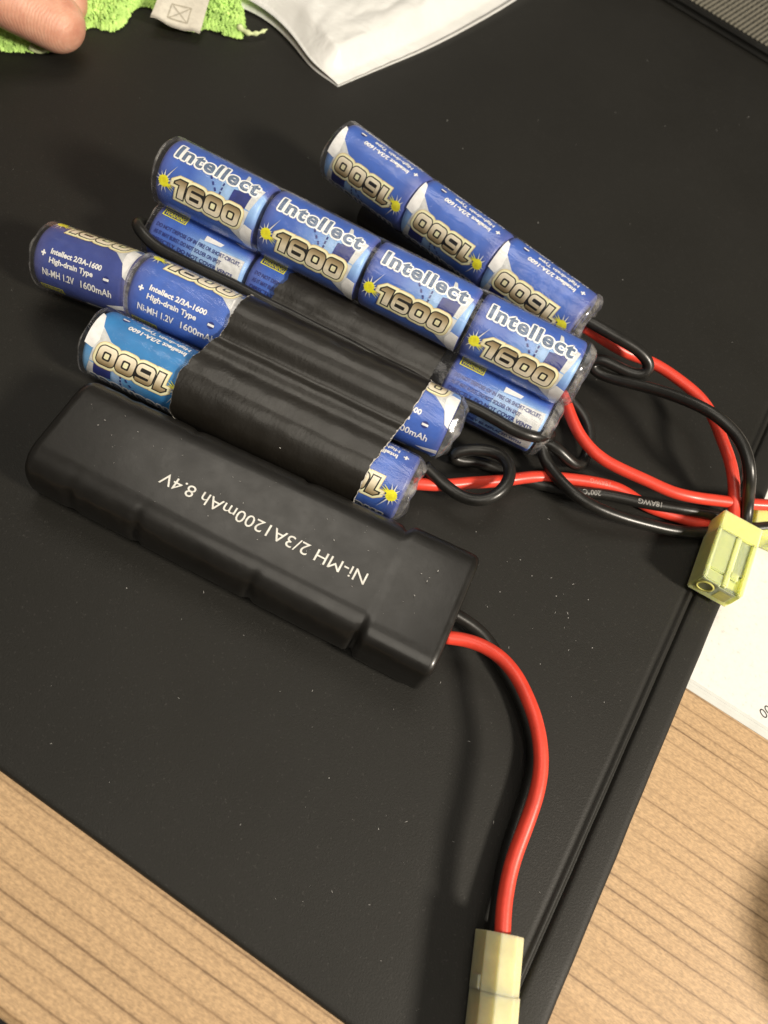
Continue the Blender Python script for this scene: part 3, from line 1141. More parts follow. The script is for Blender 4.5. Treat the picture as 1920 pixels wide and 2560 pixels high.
# ================================================================== PACK A : row of three over an added black sleeved support, underside unseen
yA = -6.1
a1_ = Vector((-89.3, 173.0, 19.4))
frA = axis_frame(a1_, yA)
packA = thing('battery_pack', (-45, 163, 0), 'farthest blue battery pack, a single row of three cells with upside down 1600 lettering', 'battery pack', 'battery packs on the black board')
row_cells(packA, a1_, yA, 0, 66, 3, flip=True, step=28.6, jitter=1.2)
film_row(packA, frA, -0.5, 3 * 28.6 - 0.4, seed=12.0)
frAl = axis_frame(a1_ + Vector((0, 1.6, 5.6 - 19.4)), yA)
hull_tube('black_sleeve', frAl, 12.0, 84.0, circle(5.5, 36), M['sleeve'], packA, 30, wob=0.01, seed=8.0)
V = [frAl[0] + frAl[1] * 12.0] + [frAl[0] + frAl[1] * 12.0 + frAl[2] * y + frAl[3] * z for y, z in circle(5.5, 36)]
mk('sleeve_end', V, [(0, 1 + (k + 1) % 36, 1 + k) for k in range(36)], M['sleeve'], packA)
V = [frAl[0] + frAl[1] * 84] + [frAl[0] + frAl[1] * 84 + frAl[2] * y + frAl[3] * z for y, z in circle(5.5, 36)]
mk('sleeve_end', V, [(0, 1 + k, 1 + (k + 1) % 36) for k in range(36)], M['sleeve'], packA)

# ================================================================== PACK D : black brick pack
d0 = Vector((-90.9, 57.6, 0))
frD = axis_frame(d0, 8.1)
packD = thing('battery_pack', (-40, 65, 0), 'long black shrink wrapped battery pack printed Ni-MH 2/3A1200mAh 8.4V, nearest of the packs', 'battery pack', 'battery packs on the black board')
LD = 101.5
secs = []
NU = 150
V = []
NS = 64


def dsection(u):
    """outline (y,z) of the brick at distance u: two rolls under a tight film, then the cross cell"""
    half = 14.6 + 2.0 * (u / LD)                       # slightly wider at the lead end
    r = 8.4
    top = 16.9 + 0.12 * max(0.0, min(1.0, (u - 83.4) / 1.2))
    # squeeze at the joints between the cells, seen on the long sides only
    notch = 0.0
    for uj in (28.6, 57.2):
        notch += 0.8 * math.exp(-((u - uj) / 1.0) ** 2)
    notch += 1.7 * math.exp(-((u - 83.2) / 0.8) ** 2) + 0.5 * math.exp(-((u - 12.0) / 1.4) ** 2)
    endk = 1.0
    e = min(u, LD - u)
    er = 2.4 if u < LD / 2 else 1.8
    if e < er:
        endk = 1 - (1 - math.sqrt(max(0, 1 - ((er - e) / er) ** 2))) * 1.0
    out = []
    # after the joint the section is boxier (cell lying across)
    box = max(0.0, min(1.0, (u - 83.0) / 2.0))
    p = 2.5 + 1.3 * box
    inset = er * (1 - endk)
    for k in range(NS):
        a = 2 * PI * k / NS
        c_, s_ = math.cos(a), math.sin(a)
        # superellipse corner of radius r on a flat core
        flat = half - r
        cy = flat if c_ > 0 else -flat
        yy = cy + (r * (abs(c_) ** (2 / p)) * (1 if c_ > 0 else -1))
        zz = top / 2 + (top / 2) * (abs(s_) ** (2 / p)) * (1 if s_ > 0 else -1)
        side = abs(c_) ** 2
        yy -= notch * side * (1 if c_ > 0 else -1)
        # sink of the film between the two rolls
        if s_ > 0.9:
            zz -= 0.35 * math.cos(yy / flat * PI / 2) * (1 - box) if abs(yy) < flat else 0
        yy -= inset * (1 if c_ > 0 else -1) * abs(c_)
        zz = zz - inset * 0.8 * max(0, s_) + inset * 0.5 * max(0, -s_)
        out.append((yy, zz))
    return out


us = []
u = 0.0
while u < LD:
    us.append(u)
    u += 0.22 if (u < 3.5 or u > LD - 2.8) else 0.55
us.append(LD)
for u in us:
    for (y, z) in dsection(u):
        q = 0.035 * noise.noise(Vector((u * 0.12, y * 0.2, z * 0.2))) + 0.34 * noise.noise(Vector((u * 0.35, y * 0.5, z * 0.3))) * (1.0 if z < 14.8 else 0.0) * (1 + 2.6 * sum(math.exp(-((u - uj) / 3.0) ** 2) for uj in (12.0, 28.6, 57.2, 83.2)))
        V.append(frD[0] + frD[1] * u + frD[2] * (y * (1 + 0.012 * q) + 0.0) + Vector((0, 0, max(0.05, z + q * 0.35))))
F = [f[::-1] for f in grid_faces(len(us), NS, closed_v=True)]
V += [frD[0] + Vector((0, 0, 8.4)), frD[0] + frD[1] * LD + Vector((0, 0, 8.4))]
for k in range(NS):
    F.append((len(V) - 2, (k + 1) % NS, k))
    b = (len(us) - 1) * NS
    F.append((len(V) - 1, b + k, b + (k + 1) % NS))
mk('shrink_wrap', V, F, M['brick'], packD)
# printed line, upside down from the camera
pr = Print()
t0 = Vector((-15.4, 66.8, 16.9))
t1 = Vector((-67.3, 57.8, 16.9))
pr.text('Ni-MH 2/3A1200mAh 8.4V', 0, 0, 4.3, 'text_white', 0, offset=0.0, width=51.0)
tx = Vector((-11.9, 65.6, 16.9))
tb = Vector((-15.4, 66.7, 16.9))
te = Vector((-60.3, 60.8, 16.9))
ex = (te - tb)
ex.z = 0
ex.normalize()
ey = Vector((-ex.y, ex.x, 0))
o_ = Vector((-11.8, 67.3, 16.9))


def on_brick(x, y, l):
    p = o_ + ex * x + ey * y
    u = (p - frD[0]).dot(frD[1])
    yv = (p - frD[0]).dot(frD[2])
    flat = 14.6 + 2.0 * (u / LD) - 8.4
    z = 16.9
    return Vector((p.x, p.y, z + 0.09)) - ORG[packD.name]


link_mesh('pack_print', pr.build('pack_print', on_brick, 1.0), packD)

# ================================================================== LEADS
RB = [(2.7, 148.1, 9.0), (5.0, 146.0, 9.0), (8.0, 142.7, 9.0), (12.1, 139.3, 9.0), (17.5, 137.0, 9.0), (23.0, 136.4, 9.0), (29.1, 136.9, 9.0), (35.1, 137.9, 9.0), (40.9, 139.1, 9.0), (46.4, 141.4, 9.0), (52.0, 145.1, 8.0), (59.5, 150.2, 7.0), (66.7, 154.9, 7.0), (76.0, 161.1, 7.0)]
wr_, pa_ = wire(packB, 'r', RB)
KB = [(4.0, 150.0, 7.0), (7.4, 149.0, 7.0), (11.7, 147.7, 6.0), (14.9, 145.2, 5.0), (17.0, 141.8, 4.0), (17.9, 137.6, 3.0), (17.2, 133.5, 4.0), (13.4, 132.4, 6.0), (9.2, 131.9, 8.0), (5.9, 132.4, 8.0), (4.9, 131.6, 7.0), (7.0, 129.2, 6.0), (10.1, 127.5, 5.0),
      (14.0, 124.8, 6.0), (19.0, 123.0, 7.0), (24.0, 122.8, 7.0), (29.9, 124.4, 6.0), (35.7, 126.7, 5.0), (41.3, 129.7, 4.0), (48.7, 134.0, 3.0), (55.7, 139.0, 2.2), (64.8, 146.3, 3.0), (70.5, 151.8, 3.0), (79.5, 159.3, 3.0)]
wire(packB, 'k', KB)
RC = [(-16.9, 99.5, 6.0), (-14.4, 101.3, 6.0), (-8.2, 106.7, 5.0), (-1.1, 113.4, 4.0), (4.8, 119.3, 4.0), (11.1, 125.5, 3.0), (19.7, 131.1, 3.0), (25.1, 133.7, 3.0), (30.8, 136.1, 2.5), (38.9, 136.2, 2.0), (48.2, 138.7, 2.0), (54.9, 141.6, 2.0), (62.9, 146.7, 2.0)]
wrC, paC = wire(packC, 'r', RC)
KC = [(-16.7, 103.9, 9.0), (-13.8, 103.8, 8.0), (-9.9, 103.5, 7.0), (-5.4, 103.2, 7.0), (-1.5, 103.6, 8.0), (1.4, 105.6, 9.0), (3.1, 109.0, 10.0), (3.3, 113.9, 10.0), (1.3, 118.1, 9.0), (-1.8, 120.1, 8.0), (-5.7, 119.9, 7.0), (-9.1, 118.6, 6.0), (-12.1, 116.2, 5.0), (-13.7, 114.4, 3.0),
      (-11.0, 114.7, 2.5), (-7.2, 118.0, 2.2), (-1.5, 120.4, 2.0), (5.5, 121.6, 1.9), (13.1, 124.2, 1.8), (19.9, 127.5, 1.8), (26.6, 131.1, 2.5), (35.1, 134.7, 3.5), (42.2, 137.8, 4.0), (48.5, 140.8, 4.5), (56.1, 144.4, 4.0), (62.8, 148.6, 3.0)]
wkC, paK = wire(packC, 'k', KC)
RA = [(-2.3, 166.3, 17.0), (0.6, 167.3, 16.0), (7.0, 169.7, 13.0), (12.8, 172.1, 11.0), (19.1, 175.0, 10.0), (23.5, 175.3, 10.0), (30.7, 174.6, 10.0), (37.2, 172.8, 10.0), (42.3, 169.0, 10.0), (46.4, 163.1, 11.0), (50.1, 157.2, 12.0), (53.9, 152.9, 10.5), (57.1, 149.2, 8.0), (59.3, 146.4, 6.4), (60.9, 141.4, 6.3)]
wire(packA, 'r', RA)
KA = [(-2.8, 165.4, 20.0), (-0.1, 165.5, 20.0), (6.5, 165.6, 20.0), (12.9, 167.0, 19.0), (16.9, 167.2, 18.0), (19.6, 167.3, 16.0), (19.3, 165.0, 14.0), (15.3, 163.9, 13.0), (10.0, 163.2, 13.0), (6.0, 162.7, 13.0), (4.0, 162.5, 12.0), (4.2, 161.9, 10.0), (7.0, 161.6, 9.0), (11.6, 161.5, 10.0), (16.5, 161.5, 12.0),
      (23.8, 162.2, 15.0), (29.2, 161.8, 17.0), (34.9, 160.7, 19.0), (40.1, 159.9, 20.0), (44.6, 159.0, 20.0), (49.2, 156.3, 20.0), (53.1, 152.8, 19.0), (56.3, 150.5, 16.0), (59.9, 150.0, 10.0), (62.8, 146.6, 6.8), (64.2, 141.0, 6.3)]
wire(packA, 'k', KA)
RD = [(10.2, 68.6, 8.0), (11.9, 69.5, 8.0), (15.1, 71.1, 8.0), (19.5, 71.5, 9.0), (24.2, 71.1, 10.0), (28.5, 69.0, 11.0), (32.5, 65.4, 12.0), (36.3, 62.0, 12.5), (39.3, 58.2, 12.5), (41.5, 54.3, 12.0), (43.3, 49.0, 11.5), (44.4, 42.3, 10.5), (45.3, 35.1, 9.8), (46.8, 29.5, 9.3), (48.1, 25.8, 9.3), (50.1, 22.1, 9.0), (51.8, 18.8, 9.0)]
wire(packD, 'r', RD)
KD = [(7.6, 75.6, 6.0), (11.7, 76.2, 5.0), (15.4, 76.5, 4.0), (19.1, 76.2, 3.0), (22.1, 75.0, 2.6), (26.4, 72.2, 2.4), (29.8, 70.7, 2.2), (33.5, 68.1, 2.0), (36.9, 65.4, 2.0), (39.7, 62.4, 2.0), (41.5, 59.3, 2.0), (42.9, 55.4, 2.0), (44.0, 50.3, 2.0), (44.9, 43.0, 2.0), (46.0, 35.8, 2.2), (47.5, 30.0, 2.6), (49.0, 25.7, 3.0), (50.3, 21.5, 3.3), (51.9, 18.4, 3.3)]
wire(packD, 'k', KD)
camv = (-0.1, -0.45, 0.85)
ofs = sum((b - a).length for a, b in zip(paK, paK[1:]) if b.x < Vector((21.7, 128.4, 2.0)).x and (b - Vector((21.7, 128.4, 2.0))).length < 400)


def arc_at(path, q):
    q = Vector(q)
    best, s, bs = 1e9, 0.0, 0.0
    for a, b in zip(path, path[1:]):
        d = (a - q).length
        if d < best:
            best, bs = d, s
        s += (b - a).length
    return bs


wire_text(wkC, paK, '18AWG', arc_at(paK, (35.1, 134.7, 3.5)), 'text_grey', 2.0, True, camv)
wire_text(wkC, paK, '200\u00b0C', arc_at(paK, (21.2, 128.1, 2.0)), 'text_grey', 2.0, True, camv)
wire_text(wrC, paC, '18AWG', arc_at(paC, (21.5, 132.0, 3.0)), 'text_faint', 1.8, True, camv)


# ================================================================== CONNECTORS
def boxes(name, parent, fr, blist, mat, bevel=0.35):
    """several closed boxes in one frame joined into one part; each box (x0,x1,y0,y1,z0,z1)"""
    o, ex, ey, ez = fr
    off = ORG[parent.name]
    bm = bmesh.new()
    for (x0, x1, y0, y1, z0, z1) in blist:
        vs = [bm.verts.new((o + ex * x + ey * y + ez * z - off) * MM) for x, y, z in ((x0, y0, z0), (x1, y0, z0), (x1, y1, z0), (x0, y1, z0), (x0, y0, z1), (x1, y0, z1), (x1, y1, z1), (x0, y1, z1))]
        for f in ((0, 3, 2, 1), (4, 5, 6, 7), (0, 1, 5, 4), (1, 2, 6, 5), (2, 3, 7, 6), (3, 0, 4, 7)):
            bm.faces.new([vs[k] for k in f])
    bmesh.ops.bevel(bm, geom=bm.edges[:], offset=bevel * MM, segments=2, affect='EDGES', clamp_overlap=True)
    bmesh.ops.recalc_face_normals(bm, faces=bm.faces[:])
    me = bm_mesh(name, bm, mat, True)
    me.set_sharp_from_angle(angle=rad(50))
    return link_mesh(name, me, parent)


def disc(name, parent, fr, x, y, z, r0, r1, depth, mat):
    """open bore in the end face: ring lip plus a recessed tube, axis along -ex"""
    o, ex, ey, ez = fr
    V, n = [], 24
    for (dx, r) in ((0.0, r1), (0.25, r1 - 0.1), (0.25, r0), (-depth, r0)):
        for k in range(n):
            a = 2 * PI * k / n
            V.append(o + ex * (x + dx) + ey * (y + r * math.cos(a)) + ez * (z + r * math.sin(a)))
    V.append(o + ex * (x - depth))
    F = grid_faces(4, n, closed_v=True)
    return mk(name, V, F, mat, parent)


# connector on the leads of pack A: lies on the crossing wires at the board's edge
kb = Vector((55.4, 142.6, 2.4))           # rear left lower corner
ke = Vector((57.0, 120.4, 2.4))
ex = (ke - kb).normalized()
ey = Vector((-ex.y, ex.x, 0))
ez = Vector((0, 0, 1))
frK = (kb, ex, ey, ez)
W, L, T = 11.3, 22.2, 8.2


def tamiya_female(name, parent, frK, W, L, T, mat):
    """open window in the top face: floor, side rails, bridges and a mating end with a round and a square bore"""
    bl = [
        (0, 6.3, 0, W, 0, T),                       # rear block round the crimped leads
        (5.9, L, 0, W, 0, T - 1.1),                     # floor
        (5.9, L, 0, 1.15, 1.8, T - 0.02),           # outer rail
        (5.9, L, W - 1.5, W, 1.8, T - 0.02),        # outer rail
        (5.9, L - 0.3, W * 0.46, W * 0.60, 1.8, T - 0.05),    # middle rail
        (5.9, L - 3.6, 0.8, W * 0.48, 1.8, T - 0.4),          # bed over the first socket
        (5.9, L - 5.2, W * 0.58, W - 1.2, 1.8, T - 0.75),      # bed over the second socket
        (L - 5.6, L - 3.4, W * 0.58, W - 2.4, 1.9, T - 0.25), # latch step
        (L - 1.1, L - 0.25, W * 0.52, W - 1.0, 1.9, T - 1.2),
        (L - 3.4, L - 0.02, 0.3, W * 0.48, 1.9, T - 0.45),    # collar of the round bore
    ]
    return boxes('housing', parent, frK, bl, mat, 0.3)


plugA = thing('plug', (62, 131, 0), 'translucent yellow green plug lying across the right edge of the black board, end bores showing', 'connector', 'yellow nylon plugs on the wire ends')
tamiya_female('housing', plugA, frK, W, L, T, M['nylon'])
disc('bore', plugA, frK, L, W * 0.25, T * 0.52, 1.75, 2.35, 0.2, M['dark_socket'])
V = []
o, a_, b_, c_ = frK
for y, z in ((W * 0.55, 2.0), (W - 1.7, 2.0), (W - 1.7, T - 2.4), (W * 0.55, T - 2.4)):
    V.append(o + a_ * (L + 0.06) + b_ * y + c_ * z)
mk('bore', V, [(0, 1, 2, 3)], M['dark_socket'], plugA, False)

# plug of the stacked pack, mostly outside the frame
kb2 = Vector((65.4, 151.7, 1.0))
frK2 = (Vector((kb2.x + 1.5, kb2.y - 4.6, TZ + 0.6)), Vector((0.985, 0.17, 0)).normalized(), Vector((-0.17, 0.985, 0)).normalized(), Vector((0, 0, 1)))
plugB = thing('plug', (frK2[0].x + 12, frK2[0].y + 5, TZ + 0.6), 'yellow green plug cut off by the right border, half hidden behind the upright plug', 'connector', 'yellow nylon plugs on the wire ends')
tamiya_female('housing', plugB, frK2, 10.8, 24, 6.0, M['nylon'])

# plug of the black brick pack: stands on its narrow side, leads one above the other
k0 = Vector((46.7, 21.6, 0.15))
ang = rad(-68.6)
ex = Vector((math.cos(ang), math.sin(ang), 0))
ey = Vector((-ex.y, ex.x, 0))
frK3 = (k0, ex, ey, Vector((0, 0, 1)))
plugD = thing('plug', (50, 8, 0), 'pale amber plug on the leads of the black pack, at the bottom border', 'connector', 'yellow nylon plugs on the wire ends')


def prism(name, parent, fr, outline, x0, x1, mat, bev=0.25):
    o, ex, ey, ez = fr
    off = ORG[parent.name]
    bm = bmesh.new()
    a = [bm.verts.new((o + ex * x0 + ey * y + ez * z - off) * MM) for y, z in outline]
    b = [bm.verts.new((o + ex * x1 + ey * y + ez * z - off) * MM) for y, z in outline]
    bm.faces.new(a[::-1])
    bm.faces.new(b)
    for k in range(len(a)):
        bm.faces.new((a[k], a[(k + 1) % len(a)], b[(k + 1) % len(a)], b[k]))
    bmesh.ops.bevel(bm, geom=bm.edges[:], offset=bev * MM, segments=2, affect='EDGES', clamp_overlap=True)
    bmesh.ops.recalc_face_normals(bm, faces=bm.faces[:])
    me = bm_mesh(name, bm, mat, True)
    me.set_sharp_from_angle(angle=rad(35))
    return link_mesh(name, me, parent)


W3, T3 = 7.6, 11.4
oct_ = [(0.9, 0), (W3 - 0.9, 0), (W3, 1.2), (W3, T3 - 2.2), (W3 - 2.0, T3), (2.3, T3), (0, T3 - 2.4), (0, 1.2)]
oc2 = [(y * 0.97 + 0.12, z * 0.997 + 0.02) for y, z in oct_]
prism('housing', plugD, frK3, oct_, 0.0, 10.3, M['nylon_pale'], 0.10)
prism('mating_half', plugD, frK3, [(y + (0.35 if y > W3 / 2 else -0.05), z) for y, z in oc2], 10.22, 27.0, M['nylon_pale'], 0.10)
boxes('latch', plugD, frK3, [(7.6, 10.1, -0.45, 0.3, 4.5, 8.2)], M['nylon_pale'], 0.2)

# ================================================================== GREEN CLOTH
cloth = thing('cleaning_cloth', (-190, 195, 0), 'bright green terry cleaning cloth held by the fingertips in the upper left corner', 'cloth')
edge_px = [(-219.7, 140.5, 1.0), (-210.6, 150.7, 1.0), (-204.9, 154.7, 1.0), (-199.4, 159.6, 1.0), (-195.3, 163.5, 1.0), (-194.9, 170.2, 1.0), (-195.1, 180.7, 1.0), (-195.0, 184.9, 1.0), (-191.5, 186.0, 1.0), (-188.2, 188.0, 1.0), (-188.9, 193.4, 1.0), (-191.9, 200.5, 1.0), (-191.9, 204.5, 1.0), (-189.0, 207.2, 1.0), (-181.7, 205.6, 1.0), (-172.0, 206.3, 1.0), (-168.3, 212.5, 1.0), (-162.5, 213.8, 1.0), (-157.8, 216.6, 1.0), (-159.7, 221.0, 1.0), (-165.5, 227.7, 1.0), (-170.0, 232.9, 1.0), (-176.6, 239.4, 1.0)]
E = [Vector(p) for p in edge_px]
dense = []
for i in range(len(E) - 1):
    n = max(1, int((E[i + 1] - E[i]).length / 1.2))
    for k in range(n):
        dense.append(E[i].lerp(E[i + 1], k / n))
dense.append(E[-1])
back = Vector((-333.8, 349.0, 1.0))
NB = 34
V = []
surf = []
for i, p in enumerate(dense):
    rowp = []
    for k in range(NB):
        t = (k / (NB - 1)) ** 1.4
        q = p.lerp(back + (p - back) * 0.25, t * 0.9)
        d = (q - p).length
        z = 0.5 + 3.2 * min(1, d / 5) + 2.0 * noise.noise(Vector((q.x * 0.05, q.y * 0.05, 3))) + 0.8 * noise.noise(Vector((q.x * 0.16, q.y * 0.16, 9)))
        q = Vector((q.x, q.y, max(0.4, z)))
        rowp.append(q)
        V.append(q)
    surf.append(rowp)
mk('weave', V, grid_faces(len(dense), NB), M['terry'], cloth)
# terry loops, small curled tufts standing on the weave
V, F = [], []
rng = random.Random(3)
for _ in range(11000):
    i = rng.randrange(len(surf) - 1)
    t = rng.random() ** 1.5 * (NB - 2)
    k = int(t)
    p = surf[i][k].lerp(surf[i][k + 1], t - k).lerp(surf[i + 1][k], rng.random() * 0.6)
    if p.y > 330 or p.x < -260:
        continue
    a = rng.uniform(0, 2 * PI)
    d = Vector((math.cos(a), math.sin(a), 0))
    s = Vector((-d.y, d.x, 0))
    hgt, ln, wdh = rng.uniform(0.7, 1.5), rng.uniform(1.0, 2.0), rng.uniform(0.30, 0.55)
    b = len(V)
    for f in range(5):
        q = f / 4
        c = p + d * (ln * (q - 0.5) * 1.4) + Vector((0, 0, hgt * math.sin(PI * q) - 0.1))
        V += [c - s * wdh, c + Vector((0, 0, wdh * 0.7)), c + s * wdh]
    for f in range(4):
        for g in range(2):
            F.append((b + f * 3 + g, b + f * 3 + g + 1, b + f * 3 + 4 + g, b + f * 3 + 3 + g))
mk('terry_loops', V, F, M['terry'], cloth)['kind'] = 'stuff'
tube('loose_thread', spline([(-157.5, 216.2, 3.0), (-155.8, 218.5, 2.0), (-154.1, 220.9, 1.5), (-153.2, 223.2, 1.5), (-152.6, 225.3, 2.0)], 0.5), [1.1 - 0.9 * k / 200 if k < 200 else 0.2 for k in range(400)], M['thread'], cloth, 6) if False else None
tp = spline([(-159.5, 217.9, 3.0), (-156.6, 217.7, 2.5), (-154.7, 219.3, 2.0), (-153.3, 221.6, 2.0), (-152.4, 225.0, 2.4)], 0.5)
tube('loose_thread', tp, [1.0 - 0.6 * k / len(tp) + 0.25 * math.sin(k * 1.1) for k in range(len(tp))], M['thread'], cloth, 6)
tp = spline([(-198.0, 160.7, 2.0), (-196.0, 160.9, 1.6), (-194.5, 161.9, 1.4), (-194.0, 163.5, 1.6)], 0.5)
tube('loose_thread', tp, [1.1 - 0.7 * k / len(tp) for k in range(len(tp))], M['thread'], cloth, 6)
# care tag
g = [(-179.4, 196.3, 5.5), (-165.6, 204.5, 3.0), (-171.0, 216.6, 6.5), (-179.1, 232.3, 8.0), (-190.7, 221.7, 8.0), (-184.3, 207.8, 7.0)]
cs = [Vector(p) for p in g]
V = []
nu, nv = 14, 16
for i in range(nu):
    s = i / (nu - 1)
    lo = cs[0].lerp(cs[1], s)
    mi = cs[5].lerp(cs[2], s)
    hi = cs[4].lerp(cs[3], s)
    for j in range(nv):
        t = j / (nv - 1)
        p = lo.lerp(mi, t * 2) if t < 0.5 else mi.lerp(hi, t * 2 - 1)
        p = p + Vector((0, 0, 0.45 * math.sin(s * 7 + 1) * (1 - t) + 0.4 * noise.noise(Vector((s * 4, t * 4, 0)))))
        V.append(p)
top = list(V)
V = V + [p - Vector((0, 0, 0.25)) for p in V]
F = grid_faces(nu, nv)
F = F + [tuple(k + nu * nv for k in f[::-1]) for f in F]
for i in range(nu - 1):
    a, b = i * nv, (i + 1) * nv
    F.append((a, b, b + nu * nv, a + nu * nv))
tagp = mk('care_tag', V, F, M['tag_cloth'], cloth)
pr = Print()
for a, b in (((0, 0), (8, 0)), ((8, 0), (8, 8)), ((8, 8), (0, 8)), ((0, 8), (0, 0)), ((0.5, 0.5), (7.5, 7.5)), ((0.5, 7.5), (7.5, 0.5))):
    pr.stroke([a, b], 0.5, 'tag_ink', len(pr.items) * 0.1)


def on_tag(x, y, l):
    s, t = 0.30 + x / 8 * 0.40, 0.10 + y / 8 * 0.24
    i, j = s * (nu - 1), t * (nv - 1)
    i0, j0 = int(i), int(j)
    p = (top[i0 * nv + j0] * (1 - (i - i0)) + top[(i0 + 1) * nv + j0] * (i - i0)) * (1 - (j - j0)) + (top[i0 * nv + j0 + 1] * (1 - (i - i0)) + top[(i0 + 1) * nv + j0 + 1] * (i - i0)) * (j - j0)
    return p + Vector((0, 0, 0.12 + 0.01 * l)) - ORG[cloth.name]


link_mesh('care_symbol', pr.build('care_symbol', on_tag, 0.8), tagp)

# ================================================================== WHITE MAILER BAG
bag = thing('mailer_bag', (-125, 260, 0), 'crumpled white plastic mailer bag with a flat seam, its corner pointing down at the packs', 'bag')
Lc = spline([(-119.4, 220.9, 0.8), (-124.3, 222.2, 1.5), (-129.2, 220.9, 2.5), (-134.3, 222.9, 3.0), (-140.2, 226.2, 3.5), (-147.2, 228.8, 4.0), (-155.7, 231.1, 4.0), (-164.2, 230.9, 4.5), (-172.8, 227.4, 6.0), (-183.5, 223.4, 8.0)], 1.5)
Rc = spline([(-119.4, 220.9, 0.8), (-113.6, 242.0, 1.2), (-108.2, 261.5, 1.6), (-103.5, 283.9, 2.0), (-98.8, 312.1, 2.5), (-94.3, 351.2, 4.0), (-88.3, 407.0, 5.0)], 1.5)
nI, nJ = 90, 60


def samp(c, t):
    x = t * (len(c) - 1)
    i = min(int(x), len(c) - 2)
    return c[i].lerp(c[i + 1], x - i)


V = []
for i in range(nI):
    s = (i / (nI - 1)) ** 1.15
    a, b = samp(Lc, s), samp(Rc, s)
    for j in range(nJ):
        t = j / (nJ - 1)
        p = a.lerp(b, t)
        wdt = (b - a).length
        dr = (1 - t) * wdt * 0.72            # distance from the right edge
        seam = 7.0
        z = 0.0
        if dr > seam:
            e = min(1, (dr - seam) / 14)
            el = min(1, t * wdt / 8)
            z = 5.2 * (e * e * (3 - 2 * e)) * el
            z += e * el * (1.4 * noise.noise(Vector((p.x * 0.045, p.y * 0.08, 1))) + 0.7 * abs(noise.noise(Vector((p.x * 0.10 + p.y * 0.05, p.y * 0.03 - p.x * 0.12, 5)))) * 2)
        else:
            z = 0.25 * noise.noise(Vector((p.x * 0.2, p.y * 0.2, 7)))
        V.append(p + Vector((0, 0, z)))
nV = len(V)
V = V + [Vector((p.x, p.y, max(0.05, p.z * 0.3 - 0.5))) for p in V]
F = grid_faces(nI, nJ)
F = F + [tuple(k + nV for k in f[::-1]) for f in F]
for i in range(nI - 1):
    F.append((i * nJ, (i + 1) * nJ, (i + 1) * nJ + nV, i * nJ + nV))
    a, b = i * nJ + nJ - 1, (i + 1) * nJ + nJ - 1
    F.append((b, a, a + nV, b + nV))
mk('film', V, F, M['poly'], bag)

# ================================================================== RIBBED GRILLE (upper right corner)
gz = 6.5
ga, gb = Vector((-39.8, 372.1, 6.5)), Vector((-3.5, 369.3, 6.5))
gex = (gb - ga)
gex.z = 0
gex.normalize()
gey = Vector((-gex.y, gex.x, 0))
grille = thing('grille_panel', (ga.x + 30, ga.y + 20, 0), 'dark framed panel of thin metal ribs in the upper right corner', 'grille')
frG = (Vector((ga.x, ga.y, 0)), gex, gey, Vector((0, 0, 1)))
boxes('frame', grille, frG, [(-90, 110, -0.2, 0.6, 3.2, gz - 0.8), (-90, 110, 0.6, 120, 0.2, gz - 2.0)], M['frame'], 0.5)
bm = bmesh.new()
o, a_, b_, c_ = frG
rib = None
sl = math.tan(rad(7))
nr = 0
for k in range(-4, 46):
    x = -8 + k * 2.15
    if rib is None:
        V = []
        NP = 46
        for q in range(NP):
            y = 1.2 + 53.0 * q / (NP - 1)
            for dx, dz in ((-0.66, gz - 2.05), (-0.55, gz - 1.2), (0, gz - 0.85), (0.55, gz - 1.2), (0.66, gz - 2.05)):
                wv_ = 0.16 * math.sin(y * 2.3) * (1 if dx else 0)
                V.append(a_ * (dx + sl * y + (0.12 * math.sin(y * 2.3))) + b_ * y + c_ * (dz + 0.12 * math.sin(y * 4.1) * (1 if dz > gz - 2 else 0)))
        me = bpy.data.meshes.new('rib')
        me.from_pydata([tuple(v * MM) for v in V], [], grid_faces(NP, 5))
        me.materials.append(M['rib'])
        for p_ in me.polygons:
            p_.use_smooth = True
        rib = me
    ob = link_mesh('rib', rib, grille)
    ob.location = (o + a_ * x - ORG[grille.name]) * MM

# ================================================================== SHADOW CASTER, added out of view past the right border
caster_ring = thing('shadow_caster', (146, 62, TZ), 'added black ring unseen past the right border, put there only to cast a shadow', 'caster_ring')
V = []
tp = [(13.0, 0.05), (21.0, 0.05), (22.0, 0.6), (22.0, 23.4), (21.0, 24.0), (13.0, 24.0), (12.6, 23.0), (12.6, 1.0)]
for k in range(64):
    a = 2 * PI * k / 64
    for r, z in tp:
        V.append((146 + r * math.cos(a), 62 + r * math.sin(a), TZ + z))
mk('caster_ring', V, grid_faces(64, len(tp), closed_v=True, closed_u=True), M['frame'], caster_ring, True, angle=40)

# ================================================================== HAND
person = thing('person', (-215, 175, 0), 'bare fingertips of a person pressing on the green cloth in the upper left corner', 'person')


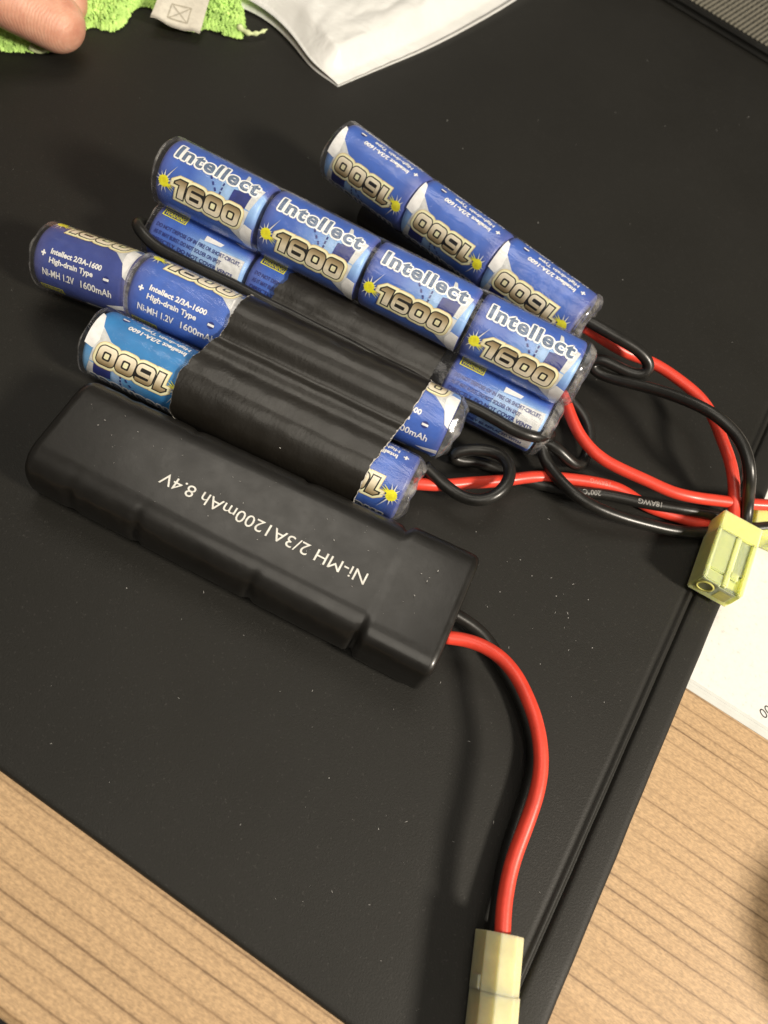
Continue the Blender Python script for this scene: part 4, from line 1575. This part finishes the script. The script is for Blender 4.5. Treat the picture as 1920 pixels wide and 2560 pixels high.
def limb(pts, rs, seg=20):
    pa = spline(pts, 1.5)
    n = len(pa)
    fr = frames(pa)
    V = []
    R = []
    for i in range(n):
        x = i / (n - 1) * (len(rs) - 1)
        k = min(int(x), len(rs) - 2)
        R.append(rs[k] + (rs[k + 1] - rs[k]) * (x - k))
    for i, p in enumerate(pa):
        t, s, u = fr[i]
        for k in range(seg):
            a = 2 * PI * k / seg
            V.append(p + s * (R[i] * math.cos(a)) + u * (R[i] * 0.86 * math.sin(a)))
    F = grid_faces(n, seg, closed_v=True)
    # domes at both ends
    for e, sg in ((0, -1), (n - 1, 1)):
        t, s, u = fr[e]
        prev = e * seg
        for h_ in range(1, 6):
            q = h_ / 6 * PI / 2
            b = len(V)
            for k in range(seg):
                a = 2 * PI * k / seg
                V.append(pa[e] + t * (sg * R[e] * 0.95 * math.sin(q)) + s * (R[e] * math.cos(q) * math.cos(a)) + u * (R[e] * 0.86 * math.cos(q) * math.sin(a)))
            for k in range(seg):
                f = (prev + k, prev + (k + 1) % seg, b + (k + 1) % seg, b + k)
                F.append(f if sg > 0 else f[::-1])
            prev = b
        V.append(pa[e] + t * (sg * R[e] * 0.95))
        for k in range(seg):
            f = (prev + k, prev + (k + 1) % seg, len(V) - 1)
            F.append(f if sg > 0 else f[::-1])
    return V, F


AV, AF = [], []
tip = Vector((-191.7, 167.1, 10.5))
kn = Vector((-203.0, 160.8, 16.0))
b1 = Vector((-211.3, 149.4, 24.0))
b2 = Vector((-220.8, 135.4, 34.0))
ix0 = Vector((-200.9, 181.2, 6.5))
ix1 = Vector((-204.8, 184.0, 13.0))
ix2 = Vector((-211.4, 184.8, 26.0))
ix3 = Vector((-226.8, 179.4, 34.0))
m0, m1, m2 = Vector((-211.8, 209.9, 8.0)), Vector((-208.5, 198.4, 24.0)), Vector((-233.6, 196.0, 34.0))
q0, q1, q2 = Vector((-229.1, 238.2, 8.0)), Vector((-225.4, 221.1, 24.0)), Vector((-247.0, 213.0, 33.0))
l0, l1, l2 = Vector((-253.2, 261.8, 7.0)), Vector((-251.8, 246.1, 20.0)), Vector((-267.1, 231.3, 30.0))
palm0, palm1 = Vector((-244.4, 187.9, 34.0)), Vector((-251.0, 154.2, 40.0))
for pts, rs in (([tip, kn, b1, b2], [9.6, 10.6, 9.8, 12.0, 15]), ([ix0, ix1, ix2, ix3], [6.8, 7.8, 8.6, 10.5]), ([m0, m1, m2], [6.8, 8.6, 10.5]), ([q0, q1, q2], [6.6, 8.2, 10]), ([l0, l1, l2], [5.6, 7.2, 9.2]),
                ([ix3, palm1], [15, 20]), ([m2, palm1 + Vector((0, 12, 0))], [15, 20]), ([l2, palm1 + Vector((0, 30, 0))], [14, 20]), ([b2, palm1], [16, 20])):
    v, f = limb(pts, rs)
    b = len(AV)
    AV += v
    AF += [tuple(k + b for k in q) for q in f]
tmp = mk('tmp', AV, AF, M['skin'])
md = tmp.modifiers.new('r', 'REMESH')
md.mode = 'VOXEL'
md.voxel_size = 0.0011
ms = tmp.modifiers.new('s', 'SMOOTH')
ms.factor = 0.5
ms.iterations = 6
dg = bpy.context.evaluated_depsgraph_get()
dg.update()
hm = bpy.data.meshes.new_from_object(tmp.evaluated_get(dg))
hm.name = 'hand'
bpy.data.objects.remove(tmp)
hm.transform(Matrix.Translation(-ORG[person.name] * MM))
hm.materials.clear()
hm.materials.append(M['skin'])
for p in hm.polygons:
    p.use_smooth = True
hand = link_mesh('hand', hm, person)
